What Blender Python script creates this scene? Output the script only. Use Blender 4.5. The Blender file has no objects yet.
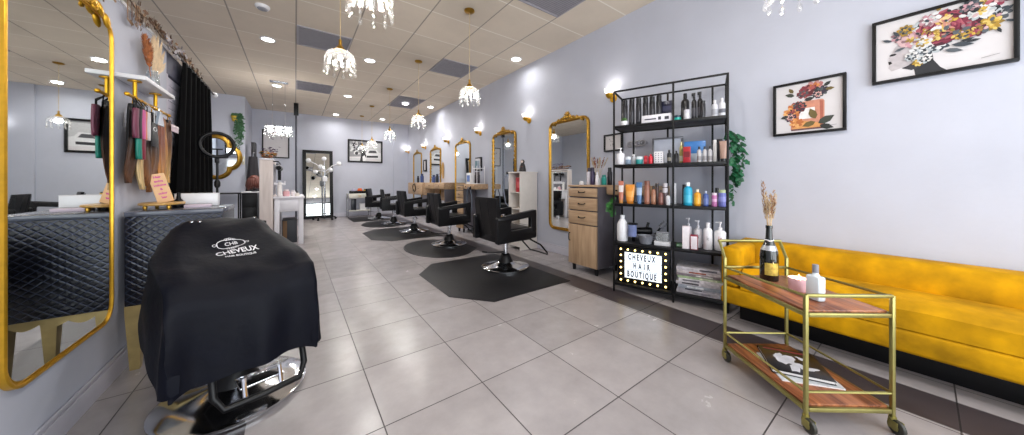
import bpy, bmesh, math, random
from math import sin, cos, pi, radians as R
from mathutils import Vector, Matrix, noise
from mathutils.bvhtree import BVHTree
random.seed(7)
SC = bpy.context.scene
COL = SC.collection

# ------------------------------------------------------------------ materials
def lin(h):
    h = h.lstrip('#'); o = []
    for i in (0, 2, 4):
        c = int(h[i:i+2], 16)/255
        o.append(c/12.92 if c <= .04045 else ((c+.055)/1.055)**2.4)
    return (*o, 1)
MATS = {}
def mat(name, hexc, rough=.5, metal=0, var=.08, scale=12, bump=0, emit=0, ecol=None, trans=0, spec=.5, alpha=1, coat=0, sheen=0):
    if name in MATS: return MATS[name]
    m = bpy.data.materials.new(name); m.use_nodes = True
    nt = m.node_tree; b = nt.nodes['Principled BSDF']
    c = lin(hexc)
    b.inputs['Roughness'].default_value = rough; b.inputs['Metallic'].default_value = metal
    b.inputs['Transmission Weight'].default_value = trans
    b.inputs['Specular IOR Level'].default_value = spec
    b.inputs['Alpha'].default_value = alpha
    b.inputs['Coat Weight'].default_value = coat
    b.inputs['Sheen Weight'].default_value = sheen
    b.inputs['Base Color'].default_value = c
    tc = nt.nodes.new('ShaderNodeTexCoord')
    if var:
        n = nt.nodes.new('ShaderNodeTexNoise'); n.inputs['Scale'].default_value = scale; n.inputs['Detail'].default_value = 4
        nt.links.new(tc.outputs['Object'], n.inputs['Vector'])
        r = nt.nodes.new('ShaderNodeValToRGB')
        r.color_ramp.elements[0].position = .3; r.color_ramp.elements[1].position = .7
        r.color_ramp.elements[0].color = (*[max(0, x*(1-var)) for x in c[:3]], 1)
        r.color_ramp.elements[1].color = (*[min(1, x*(1+var)) for x in c[:3]], 1)
        nt.links.new(n.outputs['Fac'], r.inputs['Fac']); nt.links.new(r.outputs['Color'], b.inputs['Base Color'])
    if bump:
        n2 = nt.nodes.new('ShaderNodeTexNoise'); n2.inputs['Scale'].default_value = scale*4; n2.inputs['Detail'].default_value = 3
        nt.links.new(tc.outputs['Object'], n2.inputs['Vector'])
        bp = nt.nodes.new('ShaderNodeBump'); bp.inputs['Strength'].default_value = bump; bp.inputs['Distance'].default_value = .01
        nt.links.new(n2.outputs['Fac'], bp.inputs['Height']); nt.links.new(bp.outputs['Normal'], b.inputs['Normal'])
    if emit:
        b.inputs['Emission Color'].default_value = lin(ecol or hexc); b.inputs['Emission Strength'].default_value = emit
    MATS[name] = m
    return m
def nodes(m): return m.node_tree, m.node_tree.nodes, m.node_tree.links, m.node_tree.nodes['Principled BSDF']
def math_n(nt, op, a, b=None, c=None):
    n = nt.nodes.new('ShaderNodeMath'); n.operation = op
    for i, v in enumerate((a, b, c)):
        if v is None: continue
        if isinstance(v, (int, float)): n.inputs[i].default_value = v
        else: nt.links.new(v, n.inputs[i])
    return n.outputs[0]
def grid_mat(name, base, line, x0, y0, pitch, lw, rough, var=.1, mottle=5, tilevar=.06, uline=None, only=None):
    """square tiles: grout lines, a tone of its own per tile, mottling inside the tile"""
    m = mat(name, base, rough, var=0); nt, N, L, b = nodes(m)
    tc = N['Texture Coordinate']; sx = N.new('ShaderNodeSeparateXYZ'); L.new(tc.outputs['Object'], sx.inputs[0])
    u = math_n(nt, 'DIVIDE', math_n(nt, 'SUBTRACT', sx.outputs[0], x0), pitch)
    v = math_n(nt, 'DIVIDE', math_n(nt, 'SUBTRACT', sx.outputs[1], y0), pitch)
    fu, fv = math_n(nt, 'FRACT', u), math_n(nt, 'FRACT', v)
    h = lw/pitch/2
    du = math_n(nt, 'MINIMUM', fu, math_n(nt, 'SUBTRACT', 1, fu)); dv = math_n(nt, 'MINIMUM', fv, math_n(nt, 'SUBTRACT', 1, fv))
    d = math_n(nt, 'MINIMUM', du, dv)
    if only == 'v': d = dv
    g = math_n(nt, 'LESS_THAN', d, h)
    cx = N.new('ShaderNodeCombineXYZ'); L.new(math_n(nt, 'FLOOR', u), cx.inputs[0]); L.new(math_n(nt, 'FLOOR', v), cx.inputs[1])
    wn = N.new('ShaderNodeTexWhiteNoise'); wn.noise_dimensions = '2D'; L.new(cx.outputs[0], wn.inputs['Vector'])
    no = N.new('ShaderNodeTexNoise'); no.inputs['Scale'].default_value = mottle; no.inputs['Detail'].default_value = 6; no.inputs['Roughness'].default_value = .65
    L.new(tc.outputs['Object'], no.inputs['Vector'])
    t = math_n(nt, 'ADD', math_n(nt, 'MULTIPLY', math_n(nt, 'SUBTRACT', wn.outputs['Value'], .5), tilevar*2),
               math_n(nt, 'MULTIPLY', math_n(nt, 'SUBTRACT', no.outputs['Fac'], .5), var*4))
    f = math_n(nt, 'ADD', 1, t)
    mx = N.new('ShaderNodeVectorMath'); mx.operation = 'SCALE'; mx.inputs[0].default_value = lin(base)[:3]; L.new(f, mx.inputs['Scale'])
    mi = N.new('ShaderNodeMix'); mi.data_type = 'RGBA'; L.new(g, mi.inputs['Factor'])
    L.new(mx.outputs[0], mi.inputs[6]); mi.inputs[7].default_value = lin(line)
    if uline:
        mu = N.new('ShaderNodeMix'); mu.data_type = 'RGBA'; L.new(math_n(nt, 'LESS_THAN', du, h), mu.inputs['Factor']); mu.inputs[6].default_value = lin(line); mu.inputs[7].default_value = lin(uline); L.new(mu.outputs[2], mi.inputs[7])
    L.new(mi.outputs[2], b.inputs['Base Color'])
    L.new(math_n(nt, 'ADD', math_n(nt, 'MULTIPLY', no.outputs['Fac'], .18), math_n(nt, 'ADD', math_n(nt, 'MULTIPLY', g, .3), rough-.09)), b.inputs['Roughness'])
    bp = N.new('ShaderNodeBump'); bp.inputs['Strength'].default_value = .4; bp.inputs['Distance'].default_value = .003
    L.new(math_n(nt, 'SUBTRACT', 1, g), bp.inputs['Height']); L.new(bp.outputs['Normal'], b.inputs['Normal'])
    return m
def wood_mat(name, c1, c2, axis=0, scale=3, rough=.4):
    m = mat(name, c1, rough, var=0); nt, N, L, b = nodes(m)
    tc = N['Texture Coordinate']; mp = N.new('ShaderNodeMapping')
    s = [scale*7]*3; s[axis] = scale*.6; mp.inputs['Scale'].default_value = s
    L.new(tc.outputs['Object'], mp.inputs[0])
    no = N.new('ShaderNodeTexNoise'); no.inputs['Scale'].default_value = 1.2; no.inputs['Detail'].default_value = 6; no.inputs['Distortion'].default_value = .6
    L.new(mp.outputs[0], no.inputs['Vector'])
    r = N.new('ShaderNodeValToRGB'); r.color_ramp.elements[0].position = .35; r.color_ramp.elements[1].position = .68
    r.color_ramp.elements[0].color = lin(c1); r.color_ramp.elements[1].color = lin(c2)
    L.new(no.outputs['Fac'], r.inputs['Fac']); L.new(r.outputs['Color'], b.inputs['Base Color'])
    return m

# ------------------------------------------------------------------ mesh builder
class MB:
    def __init__(s): s.bm = bmesh.new(); s.mi = 0
    def _mark(s, old):
        if s.mi:
            for f in s.bm.faces:
                if f.index == -1 or f not in old: f.material_index = s.mi
    def _begin(s): return set(s.bm.faces) if s.mi else None
    def box(s, c, d, bev=0, rot=None, seg=2):
        old = s._begin()
        M = Matrix.Translation(c) @ (rot.to_4x4() if rot else Matrix()) @ Matrix.Diagonal((*d, 1))
        r = bmesh.ops.create_cube(s.bm, size=1, matrix=M)
        if bev:
            e = list({e for v in r['verts'] for e in v.link_edges})
            bmesh.ops.bevel(s.bm, geom=e, offset=min(bev, min(d)*.49), segments=seg, affect='EDGES', profile=.5)
        if s.mi: s._mark(old)
        return s
    def grid(s, P, closed_u=False, closed_v=False, cap=False):
        """P: rows of points -> quads"""
        V = [[s.bm.verts.new(p) for p in row] for row in P]
        n, m = len(V), len(V[0])
        for i in range(n if closed_u else n-1):
            for j in range(m if closed_v else m-1):
                q = [V[i][j], V[i][(j+1) % m], V[(i+1) % n][(j+1) % m], V[(i+1) % n][j]]
                try: s.bm.faces.new(q).material_index = s.mi
                except ValueError: pass
        if cap:
            for row in (V[0], V[-1]):
                try: s.bm.faces.new(row).material_index = s.mi
                except ValueError: pass
        return s
    def lathe(s, prof, c=(0, 0, 0), n=20, rot=None, cap=True):
        c = Vector(c); rows = []
        for r, z in prof:
            row = []
            for k in range(n):
                a = 2*pi*k/n; p = Vector((max(r, 1e-4)*cos(a), max(r, 1e-4)*sin(a), z))
                if rot: p = rot @ p
                row.append(c+p)
            rows.append(row)
        return s.grid(rows, closed_v=True, cap=cap)
    def cyl(s, p0, p1, r0, r1=None, n=14):
        r1 = r0 if r1 is None else r1
        p0, p1 = Vector(p0), Vector(p1); q = (p1-p0).to_track_quat('Z', 'Y').to_matrix()
        return s.lathe([(r0, 0), (r1, (p1-p0).length)], p0, n, q)
    def tube(s, pts, r, n=8, closed=False, radii=None):
        pts = [Vector(p) for p in pts]; m = len(pts); rows = []; up = None
        for i, p in enumerate(pts):
            a = pts[(i-1) % m] if closed or i else p; b = pts[(i+1) % m] if closed or i < m-1 else p
            t = (b-a).normalized()
            if up is None: up = t.orthogonal().normalized()
            up = (up-t*up.dot(t))
            up = up.normalized() if up.length > 1e-6 else t.orthogonal().normalized()
            w = t.cross(up); rr = radii[i] if radii else r
            rows.append([p+(up*cos(2*pi*k/n)+w*sin(2*pi*k/n))*rr for k in range(n)])
        return s.grid(rows, closed_u=closed, closed_v=True, cap=not closed)
    def ball(s, c, r, sc=(1, 1, 1), n=12, rot=None):
        prof = [(r*sin(pi*i/(n//2+2)), -r*cos(pi*i/(n//2+2))) for i in range(n//2+3)]
        c = Vector(c); rows = []
        for rr, z in prof:
            row = []
            for k in range(n):
                a = 2*pi*k/n; p = Vector((max(rr, 1e-5)*cos(a)*sc[0], max(rr, 1e-5)*sin(a)*sc[1], z*sc[2]))
                if rot: p = rot @ p
                row.append(c+p)
            rows.append(row)
        return s.grid(rows, closed_v=True, cap=True)
    def poly(s, pts):
        try: s.bm.faces.new([s.bm.verts.new(p) for p in pts]).material_index = s.mi
        except ValueError: pass
        return s
    def prism(s, pts, a, b, f):
        """2D outline pts swept from a to b; f(x, y, t) -> 3D"""
        return s.grid([[f(x, y, a) for x, y in pts], [f(x, y, b) for x, y in pts]], closed_v=True, cap=True)
    def build(s, name, mats, parent=None, sharp=40, loc=None, rotz=None, norm=True):
        if norm: bmesh.ops.recalc_face_normals(s.bm, faces=s.bm.faces)
        me = bpy.data.meshes.new(name); s.bm.to_mesh(me); s.bm.free()
        for m in (mats if isinstance(mats, (list, tuple)) else [mats]): me.materials.append(m)
        me.polygons.foreach_set('use_smooth', [True]*len(me.polygons))
        me.set_sharp_from_angle(angle=R(sharp))
        o = bpy.data.objects.new(name, me); COL.objects.link(o)
        if parent: o.parent = parent
        if loc: o.location = loc
        if rotz is not None: o.rotation_euler.z = rotz
        return o
def tag(o, label, cat, group=None):
    o['label'] = label; o['category'] = cat
    if group: o['group'] = group
    return o
def thing(name, label, cat, loc=(0, 0, 0), rotz=0, group=None):
    o = bpy.data.objects.new(name, None); COL.objects.link(o); o.empty_display_size = .1
    o.location = loc; o.rotation_euler.z = rotz
    return tag(o, label, cat, group)
def dup(o, label=None, loc=None, rotz=None, parent=None):
    c = o.copy(); COL.objects.link(c)
    if parent: c.parent = parent
    if label: c['label'] = label
    if loc: c.location = loc
    if rotz is not None: c.rotation_euler.z = rotz
    for ch in list(o.children): dup(ch, parent=c)
    return c
def structure(name, mb, mats, **k):
    o = mb.build(name, mats, **k); o['kind'] = 'structure'; return o
def lamp(name, kind, loc, power, parent=None, col=(1, 1, 1), size=.1, **k):
    l = bpy.data.lights.new(name, kind); l.energy = power; l.color = col
    if kind == 'AREA': l.shape = 'DISK'; l.size = size
    else: l.shadow_soft_size = size
    for a, v in k.items(): setattr(l, a, v)
    o = bpy.data.objects.new(name, l); COL.objects.link(o); o.location = loc
    if parent: o.parent = parent
    return o
def rrect(w, h, r, n=6, z0=0):
    """rounded rectangle outline, centred in x, from z0 up"""
    P = []
    for cx, cy, a0 in ((w/2-r, h-r, 0), (-w/2+r, h-r, 90), (-w/2+r, r, 180), (w/2-r, r, 270)):
        for k in range(n+1):
            a = R(a0+90*k/n); P.append((cx+r*cos(a), z0+cy+r*sin(a)))
    return P
_txt = {}
def text_obj(name, s, size, m, parent, loc, rot=(0, 0, 0), sx=1, extrude=.0006, bold=0):
    cu = bpy.data.curves.new(name, 'FONT'); cu.body = s; cu.size = size; cu.align_x = 'CENTER'; cu.align_y = 'CENTER'
    cu.extrude = extrude; cu.offset = bold; cu.resolution_u = 3
    t = bpy.data.objects.new(name, cu); COL.objects.link(t)
    bpy.context.view_layer.update()
    me = bpy.data.meshes.new_from_object(t.evaluated_get(bpy.context.evaluated_depsgraph_get()))
    bpy.data.objects.remove(t)
    me.materials.clear(); me.materials.append(m)
    o = bpy.data.objects.new(name, me); COL.objects.link(o); o.parent = parent
    o.location = loc; o.rotation_euler = rot; o.scale = (sx, 1, 1)
    return o

# ------------------------------------------------------------------ palette
black = mat('black_vinyl', '#08080c', .4, var=.2, scale=30, bump=.05, spec=.3)
blackm = mat('black_metal', '#08080a', .42, 0, var=.1, spec=.3)
blackp = mat('black_plastic', '#09090c', .38, spec=.3)
rubber = mat('black_rubber', '#0c0b0f', .5, var=.2, scale=6, bump=.1, spec=.25)
chrome = mat('chrome', '#d8dade', .12, 1, var=.03)
gold = mat('gold', '#b48b3a', .32, 1, var=.18, scale=25, bump=.1)
goldp = mat('yellow_gold', '#d9a62a', .35, .85, var=.12)
brass = mat('brass', '#9a9258', .35, .85, var=.12)
white = mat('white_paint', '#e9e8ea', .45, var=.03)
whitep = mat('white_plastic', '#f0f0f2', .3, var=.02)
greyp = mat('grey_plastic', '#8b8d95', .4)
mirror_m = mat('mirror_silver', '#e6eae9', .015, 1, var=0)
glassw = mat('lamp_glass', '#f6f4ee', .3, var=0)
clear = mat('clear_plastic', '#e8eef0', .12, var=.03, trans=.75)
paper = mat('paper', '#e8e4e0', .7, var=.04)
green = mat('leaf_green', '#2f6b2c', .5, var=.35, scale=30)
dkgreen = mat('ivy_green', '#1d5a38', .5, var=.4, scale=30)
oak = wood_mat('light_oak', '#a98a6c', '#c4a685', 2, 3, .45)
oakg = wood_mat('light_oak_horizontal', '#a98a6c', '#c4a685', 1, 3, .45)
def glass_shade():
    m = bpy.data.materials.new('frosted_crystal'); m.use_nodes = True; nt = m.node_tree; N, L = nt.nodes, nt.links
    N.remove(N['Principled BSDF']); out = N['Material Output']
    tr = N.new('ShaderNodeBsdfTransparent'); tl = N.new('ShaderNodeBsdfTranslucent'); gl = N.new('ShaderNodeBsdfGlossy')
    tl.inputs[0].default_value = (.9, .9, .88, 1); gl.inputs['Roughness'].default_value = .1
    m1 = N.new('ShaderNodeMixShader'); m1.inputs[0].default_value = .07; L.new(tr.outputs[0], m1.inputs[1]); L.new(tl.outputs[0], m1.inputs[2])
    m2 = N.new('ShaderNodeMixShader'); m2.inputs[0].default_value = .11; L.new(m1.outputs[0], m2.inputs[1]); L.new(gl.outputs[0], m2.inputs[2])
    L.new(m2.outputs[0], out.inputs[0]); return m
crystal = glass_shade()
bulb_m = mat('lit_bulb', '#fff6e6', .3, var=0, emit=10, ecol='#ffefd8')
disc_m = mat('lit_downlight', '#ffffff', .3, var=0, emit=18, ecol='#ffffff')
cup_m = mat('lit_glass_cup', '#ffffff', .3, var=0, emit=3, ecol='#fff4ea')
# ------------------------------------------------------------------ setting
W, H, L0, YB = 3.30, 3.16, -.827, 11.0
tile = grid_mat('floor_tile', '#9d9797', '#3a3535', .325, 1.425, .5075, .0055, .24, var=.13, mottle=5, tilevar=.07)
band = grid_mat('dark_plank_tile', '#3f383a', '#1e1b1c', .325, 1.425, .5075, .006, .36, var=.16, mottle=9, tilevar=.08, only='v')
mb = MB()
XS = [(-3.2, -.475, 0), (-.475, -.18, 1), (-.18, 2.375, 0), (2.375, 2.675, 1), (2.675, W, 0)]
for x0, x1, k in XS:
    mb.mi = k; mb.poly([(x0, -1.8, 0), (x1, -1.8, 0), (x1, YB, 0), (x0, YB, 0)])
structure('floor', mb, [tile, band], norm=False)
ceilm = grid_mat('ceiling_tile', '#dacdbb', '#efe8dc', .01, 4.14, .66, .016, .8, var=.05, mottle=3, tilevar=.03, uline='#a1988c')
mb = MB(); mb.poly([(-3.2, -1.8, H), (-3.2, YB, H), (W, YB, H), (W, -1.8, H)])
structure('ceiling', mb, ceilm, norm=False)
wallm = mat('wall_paint', '#c1c4d0', .62, var=.025, scale=3, bump=.22)
def slab(name, p0, p1, m=wallm):
    mb = MB(); mb.box([(a+b)/2 for a, b in zip(p0, p1)], [abs(b-a) for a, b in zip(p0, p1)]); return structure(name, mb, m)
slab('wall_right', (W, -1.9, 0), (W+.1, YB+.1, H))
slab('wall_back', (-1.05, YB, 0), (W, YB+.1, H))
slab('trim_1', (2.80, YB-.05, 0), (W, YB, H))
slab('wall_rear_left', (-3.3, 9.6, 0), (-.98, 9.7, H))
slab('wall_alcove', (-1.08, 9.7, 0), (-.98, YB, H))
slab('wall_far_left', (-3.3, -1.9, 0), (-3.2, 9.6, H))
PY = 3.53
slab('wall_left', (L0-.1, -1.8, 0), (L0, PY, 2.15))
slab('trim_2', (L0-.11, -1.8, 2.15), (L0+.008, PY, 2.17), white)
# shop front behind the camera: pier walls, sill, lintel and window frames
slab('wall_front_lintel', (-3.2, -1.9, 2.85), (W, -1.8, H)); slab('wall_front_sill', (-3.2, -1.9, 0), (W, -1.8, .12))
for i, (a, b) in enumerate(((-3.2, -2.9), (3.1, W))): slab('wall_front_pier_%d' % (i+1), (a, -1.9, .12), (b, -1.8, 2.85))
frm = MB()
for x in (-2.87, -1.4, .05, 1.5, 3.07): frm.box((x, -1.85, 1.485), (.06, .08, 2.73))
for z in (.15, 2.1, 2.82): frm.box((.1, -1.85, z), (6.0, .07, .06))
structure('window_1', frm, blackm)
def base(name, pts, m=white):
    mb = MB(); mb.grid([[(x, y, z) for x, y in pts] for z in ()]) if 0 else None
    return mb
def skirting(name, x0, x1, y0, y1):
    mb = MB(); mb.box(((x0+x1)/2, (y0+y1)/2, .05), (abs(x1-x0), abs(y1-y0), .1), .004)
    mb.box(((x0+x1)/2, (y0+y1)/2, .112), (abs(x1-x0)*.6 if abs(x1-x0) < .1 else abs(x1-x0), abs(y1-y0)*.6 if abs(y1-y0) < .1 else abs(y1-y0), .024), .004)
    return structure(name, mb, trimm)
trimm = mat('trim_paint', '#c6c5d0', .45, var=.02)
skirting('baseboard_right', W-.018, W, -1.8, YB)
skirting('baseboard_left', L0, L0+.018, -1.8, PY)
skirting('baseboard_back', -.98, W, YB-.018, YB)
skirting('baseboard_rear_left', -3.2, -.98, 9.582, 9.6)
# doorway beyond the partition: dark header and slatted screen
hdr = MB(); hdr.box((L0-.05, (PY+5.0)/2, 2.06), (.1, 5.0-PY, .18), .004)
structure('trim_3', hdr, mat('slate_trim', '#5f5f6d', .5))
sl = MB()
for k in range(31): sl.box((L0-.018, PY+.47, .05+k*.0625), (.012, .9, .0605), .003)
sl.box((L0-.026, PY+.47, 1.0), (.006, .9, 1.94))
for y in (PY+.03, PY+.92): sl.box((L0-.018, y, 1.0), (.03, .05, 1.96), .003)
scr = structure('door_1', sl, mat('slat_grey', '#cfcbd8', .5))

# ------------------------------------------------------------------ ceiling fittings
DL = [(-.32, 5.55, 'left row, the one above the front desk side'), (-.32, 8.1, ''), (1.02, 5.5, ''), (1.02, 8.08, ''), (2.99, 4.0, ''), (3.0, 7.93, ''), (1.0, 10.5, ''), (2.31, 10.4, ''), (2.31, 7.88, ''),
      (1.02, 1.0, ''), (1.02, -1.0, '')]
DLN = ['round recessed downlight nearest the smoke detector, left of the grey ceiling vents', 'round recessed downlight left of the second grey vent, above the hanging green plant',
       'round recessed downlight between the two middle pendant lamps, right of the nearest grey vent', 'round recessed downlight right of the second left grey vent, near the middle of the ceiling',
       'round recessed downlight close to the right wall, largest on that side', 'round recessed downlight close to the right wall above the far gold mirrors',
       'small far downlight above the black framed standing mirror', 'small far downlight above the car picture on the back wall', 'small downlight set inside the far right ceiling vent',
       'downlight overhead just in front of the camera, out of the photo', 'downlight overhead behind the camera near the shop front']
DLP = []
for (x, y, _), lb in zip(DL, DLN):
    z = H if lb.find('inside') < 0 else H-.035
    t = thing('downlight', lb, 'ceiling light', (x, y, z), 0, 'recessed ceiling downlights')
    a = MB(); a.lathe([(.095, 0), (.095, -.006), (.075, -.012), (.07, -.004), (.07, 0)], n=28, cap=False); a.build('trim_ring', white, t)
    a = MB(); a.lathe([(.07, -.003), (.0, -.0035)], n=28, cap=False); a.build('lit_lens', disc_m, t)
    lamp('downlight_lamp', 'AREA', (0, 0, -.03), (3.5 if x > 2.5 else 7 if y > 10 else 16 if y < 7 else 24), t, (1, .97, .94), .13, spread=R(165))
def vent(x0, x1, y0, y1, label):
    t = thing('ceiling_vent', label, 'vent', ((x0+x1)/2, (y0+y1)/2, H), 0, 'grey ceiling vents'); w, d = x1-x0, y1-y0
    vg = mat('vent_grey', '#a19ea4', .55, var=.05); vd = mat('vent_dark', '#8a878d', .6)
    a = MB()
    for s in (-1, 1): a.box((s*(w/2-.012), 0, -.007), (.024, d, .014), .003); a.box((0, s*(d/2-.012), -.007), (w-.048, .024, .014), .003)
    a.build('frame', vg, t)
    a = MB(); a.box((0, 0, -.0015), (w-.05, d-.05, .002)); a.build('backing', vd, t)
    a = MB(); n = 22
    for k in range(n):
        a.box((0, -d/2+.035+(d-.07)*k/(n-1), -.0075), (w-.05, .020, .002), rot=Matrix.Rotation(R(8), 3, 'X'))
    a.build('louvre', vg, t)
vent(.015, .665, 4.81, 5.47, 'square grey ceiling vent behind the nearest pendant, closest of the left pair')
vent(.015, .665, 7.42, 8.12, 'grey ceiling vent farther back in the left row of vents')
vent(1.995, 2.645, 4.68, 5.34, 'square grey ceiling vent left of the gold cord pendant, middle of the right row')
vent(1.995, 2.645, 7.3, 8.42, 'long far grey ceiling vent with a downlight in it')
vent(1.995, 2.645, 2.02, 2.68, 'large grey ceiling vent at the top edge of the photo, nearest the camera')
t = thing('smoke_detector', 'round white smoke detector on the ceiling tiles', 'smoke detector', (-.31, 4.54, H))
a = MB(); a.lathe([(.07, 0), (.072, -.012), (.062, -.03), (.04, -.036), (0, -.037)], n=24); a.build('body', white, t)
a = MB(); a.lathe([(.05, -.0345), (.045, -.041), (0, -.042)], n=20); a.build('cap', greyp, t)

# pendants: canopy, cord, cap, dome of glass with drops all round the rim
def make_pendant(loc, label, drop=.98):
    t = thing('pendant_lamp', label, 'pendant lamp', loc, 0, 'crystal pendant lamps')
    a = MB(); a.lathe([(0, 0), (.062, 0), (.062, -.012), (.05, -.024), (.012, -.03), (0, -.03)], n=24); a.build('canopy', gold, t)
    a = MB(); a.cyl((0, 0, -.028), (0, 0, -drop+.09), .0035, n=8); a.build('cord', mat('gold_cord', '#cdb68a', .45, .3), t)
    a = MB(); a.lathe([(.012, -drop+.15), (.014, -drop+.10), (.03, -drop+.085), (.034, -drop+.066), (.05, -drop+.055)], n=18); a.build('cap', gold, t)
    a = MB(); P = [(.045, .058), (.075, .046), (.1, .02), (.114, -.012), (.118, -.045)]
    rows = []
    for r, z in P:
        rows.append([((r+.004*cos(16*q))*cos(q), (r+.004*cos(16*q))*sin(q), z-drop) for q in [2*pi*k/64 for k in range(64)]])
    a.grid(rows, closed_v=True); sh = a.build('glass_shade', crystal, t)
    for k in range(10):
        q = 2*pi*k/10; a = MB()
        a.lathe([(0, .012), (.004, .01), (.0045, 0)], (0, 0, 0), 8)
        a.lathe([(.0035, 0), (.010, -.016), (.011, -.026), (.005, -.042), (0, -.046)], (0, 0, -.004), 8)
        a.lathe([(0, -.048), (.011, -.07), (.014, -.085), (.009, -.1), (.0, -.106)], (0, 0, 0), 8)
        o = a.build('crystal_drop', crystal, t, loc=(.115*cos(q), .115*sin(q), -drop-.05))
    a = MB(); a.ball((0, 0, -drop-.005), .02, (1, 1, 1.3)); a.build('bulb', bulb_m, t)
    lamp('pendant_light', 'POINT', (0, 0, -drop-.02), 12, t, (1, .95, .9), .04)
    return t
p0 = make_pendant((1.692, 3.2, H), 'crystal pendant lamp with round gold canopy, nearest in the right row')
for x, y, lb in ((1.70, 5.05, 'crystal pendant lamp second along the right row, below the square grey vent'),
                 (1.69, 6.92, 'crystal pendant lamp third along the right row, in front of the back wall'),
                 (1.68, 8.77, 'crystal pendant lamp hanging in front of the car picture, nearer of the two there'),
                 (1.68, 10.25, 'farthest crystal pendant lamp, in front of the left half of the car picture'),
                 (.315, 2.96, 'crystal pendant lamp hanging in front of the nearest left ceiling vent'),
                 (.346, 1.84, 'crystal pendant lamp cut by the top edge of the photo, only its drops in view'),
                 (2.10, .395, 'crystal pendant lamp at the top right edge, just its lowest drops showing by the wall')):
    dup(p0, lb, (x, y, H))

# chandelier in the alcove
t = thing('crystal_chandelier', 'brightly lit rectangular crystal chandelier hanging over the white vanity', 'chandelier', (-.27, 7.75, H))
a = MB(); a.box((0, 0, -.012), (.3, .1, .024), .006); a.build('canopy', chrome, t)
a = MB()
for s in (-1, 1): a.cyl((s*.1, 0, -.02), (s*.1, 0, -.93), .003, n=6)
a.build('cable', chrome, t)
a = MB(); P = rrect(.44, .2, .02, 3)
for z in (-.93, -.99, -1.06): a.tube([(x, y-.1, z) for x, y in P], .007, 6, True)
a.build('frame', chrome, t)
for k in range(22):
    x, y = ((-.21+.42*k/10, -.1) if k < 11 else (-.21+.42*(k-11)/10, .1)); a = MB()
    for z in (0, -.06, -.12): a.lathe([(0, 0), (.014, -.02), (.012, -.045), (0, -.058)], (0, 0, z), 6)
    if k % 3 == 0: a.lathe([(0, -.18), (.014, -.2), (.0, -.235)], (0, 0, 0), 6)
    a.build('crystal_drop', crystal, t, loc=(x, y, -.93))
for x in (-.14, 0, .14):
    a = MB(); a.ball((x, 0, -1.0), .04, (1, 1, 1.2)); a.build('bulb', mat('bright_bulb', '#ffffff', .3, var=0, emit=30), t)
    lamp('chandelier_light', 'POINT', (x, 0, -1.0), 16, t, (1, .97, .95), .05)

# wall sconces on the right wall
def sconce(y, z, label):
    t = thing('wall_sconce', label, 'wall light', (W, y, z), -pi/2, 'gold wall sconces on the right wall')
    ry = Matrix.Rotation(pi/2, 3, 'X')
    a = MB(); a.lathe([(0, 0), (.05, 0), (.05, .012), (.035, .022), (0, .024)], (0, 0, -.02), 20, ry); a.build('backplate', goldp, t)
    a = MB(); a.tube([(0, -.015, -.02), (0, -.06, -.03), (0, -.085, -.02), (0, -.09, .0)], .009, 8); a.build('arm', goldp, t)
    a = MB(); a.lathe([(0, -.03), (.022, -.03), (.042, -.005), (.05, .025), (.044, .025), (.03, -.0)], (0, -.09, 0), 20, cap=False); a.build('cup', goldp, t)
    a = MB(); a.lathe([(.03, .018), (.05, .04), (.062, .085), (.058, .085), (.03, .03)], (0, -.09, 0), 20); a.build('glass_shade', cup_m, t)
    lamp('sconce_light', 'POINT', (0, -.10, .11), .9, t, (1, .95, .9), .05)
SCL = ['gold wall sconce glowing behind the top left corner of the product rack', 'gold wall sconce between the nearest two ornate mirrors', 'gold wall sconce between the second and third ornate mirrors',
       'gold wall sconce left of the third ornate mirror', 'small far gold wall sconce left of the fourth mirror', 'farthest gold wall sconce near the back corner']
for k, lb in enumerate(SCL): sconce(2.33+1.70*k, 2.19, lb)
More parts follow.
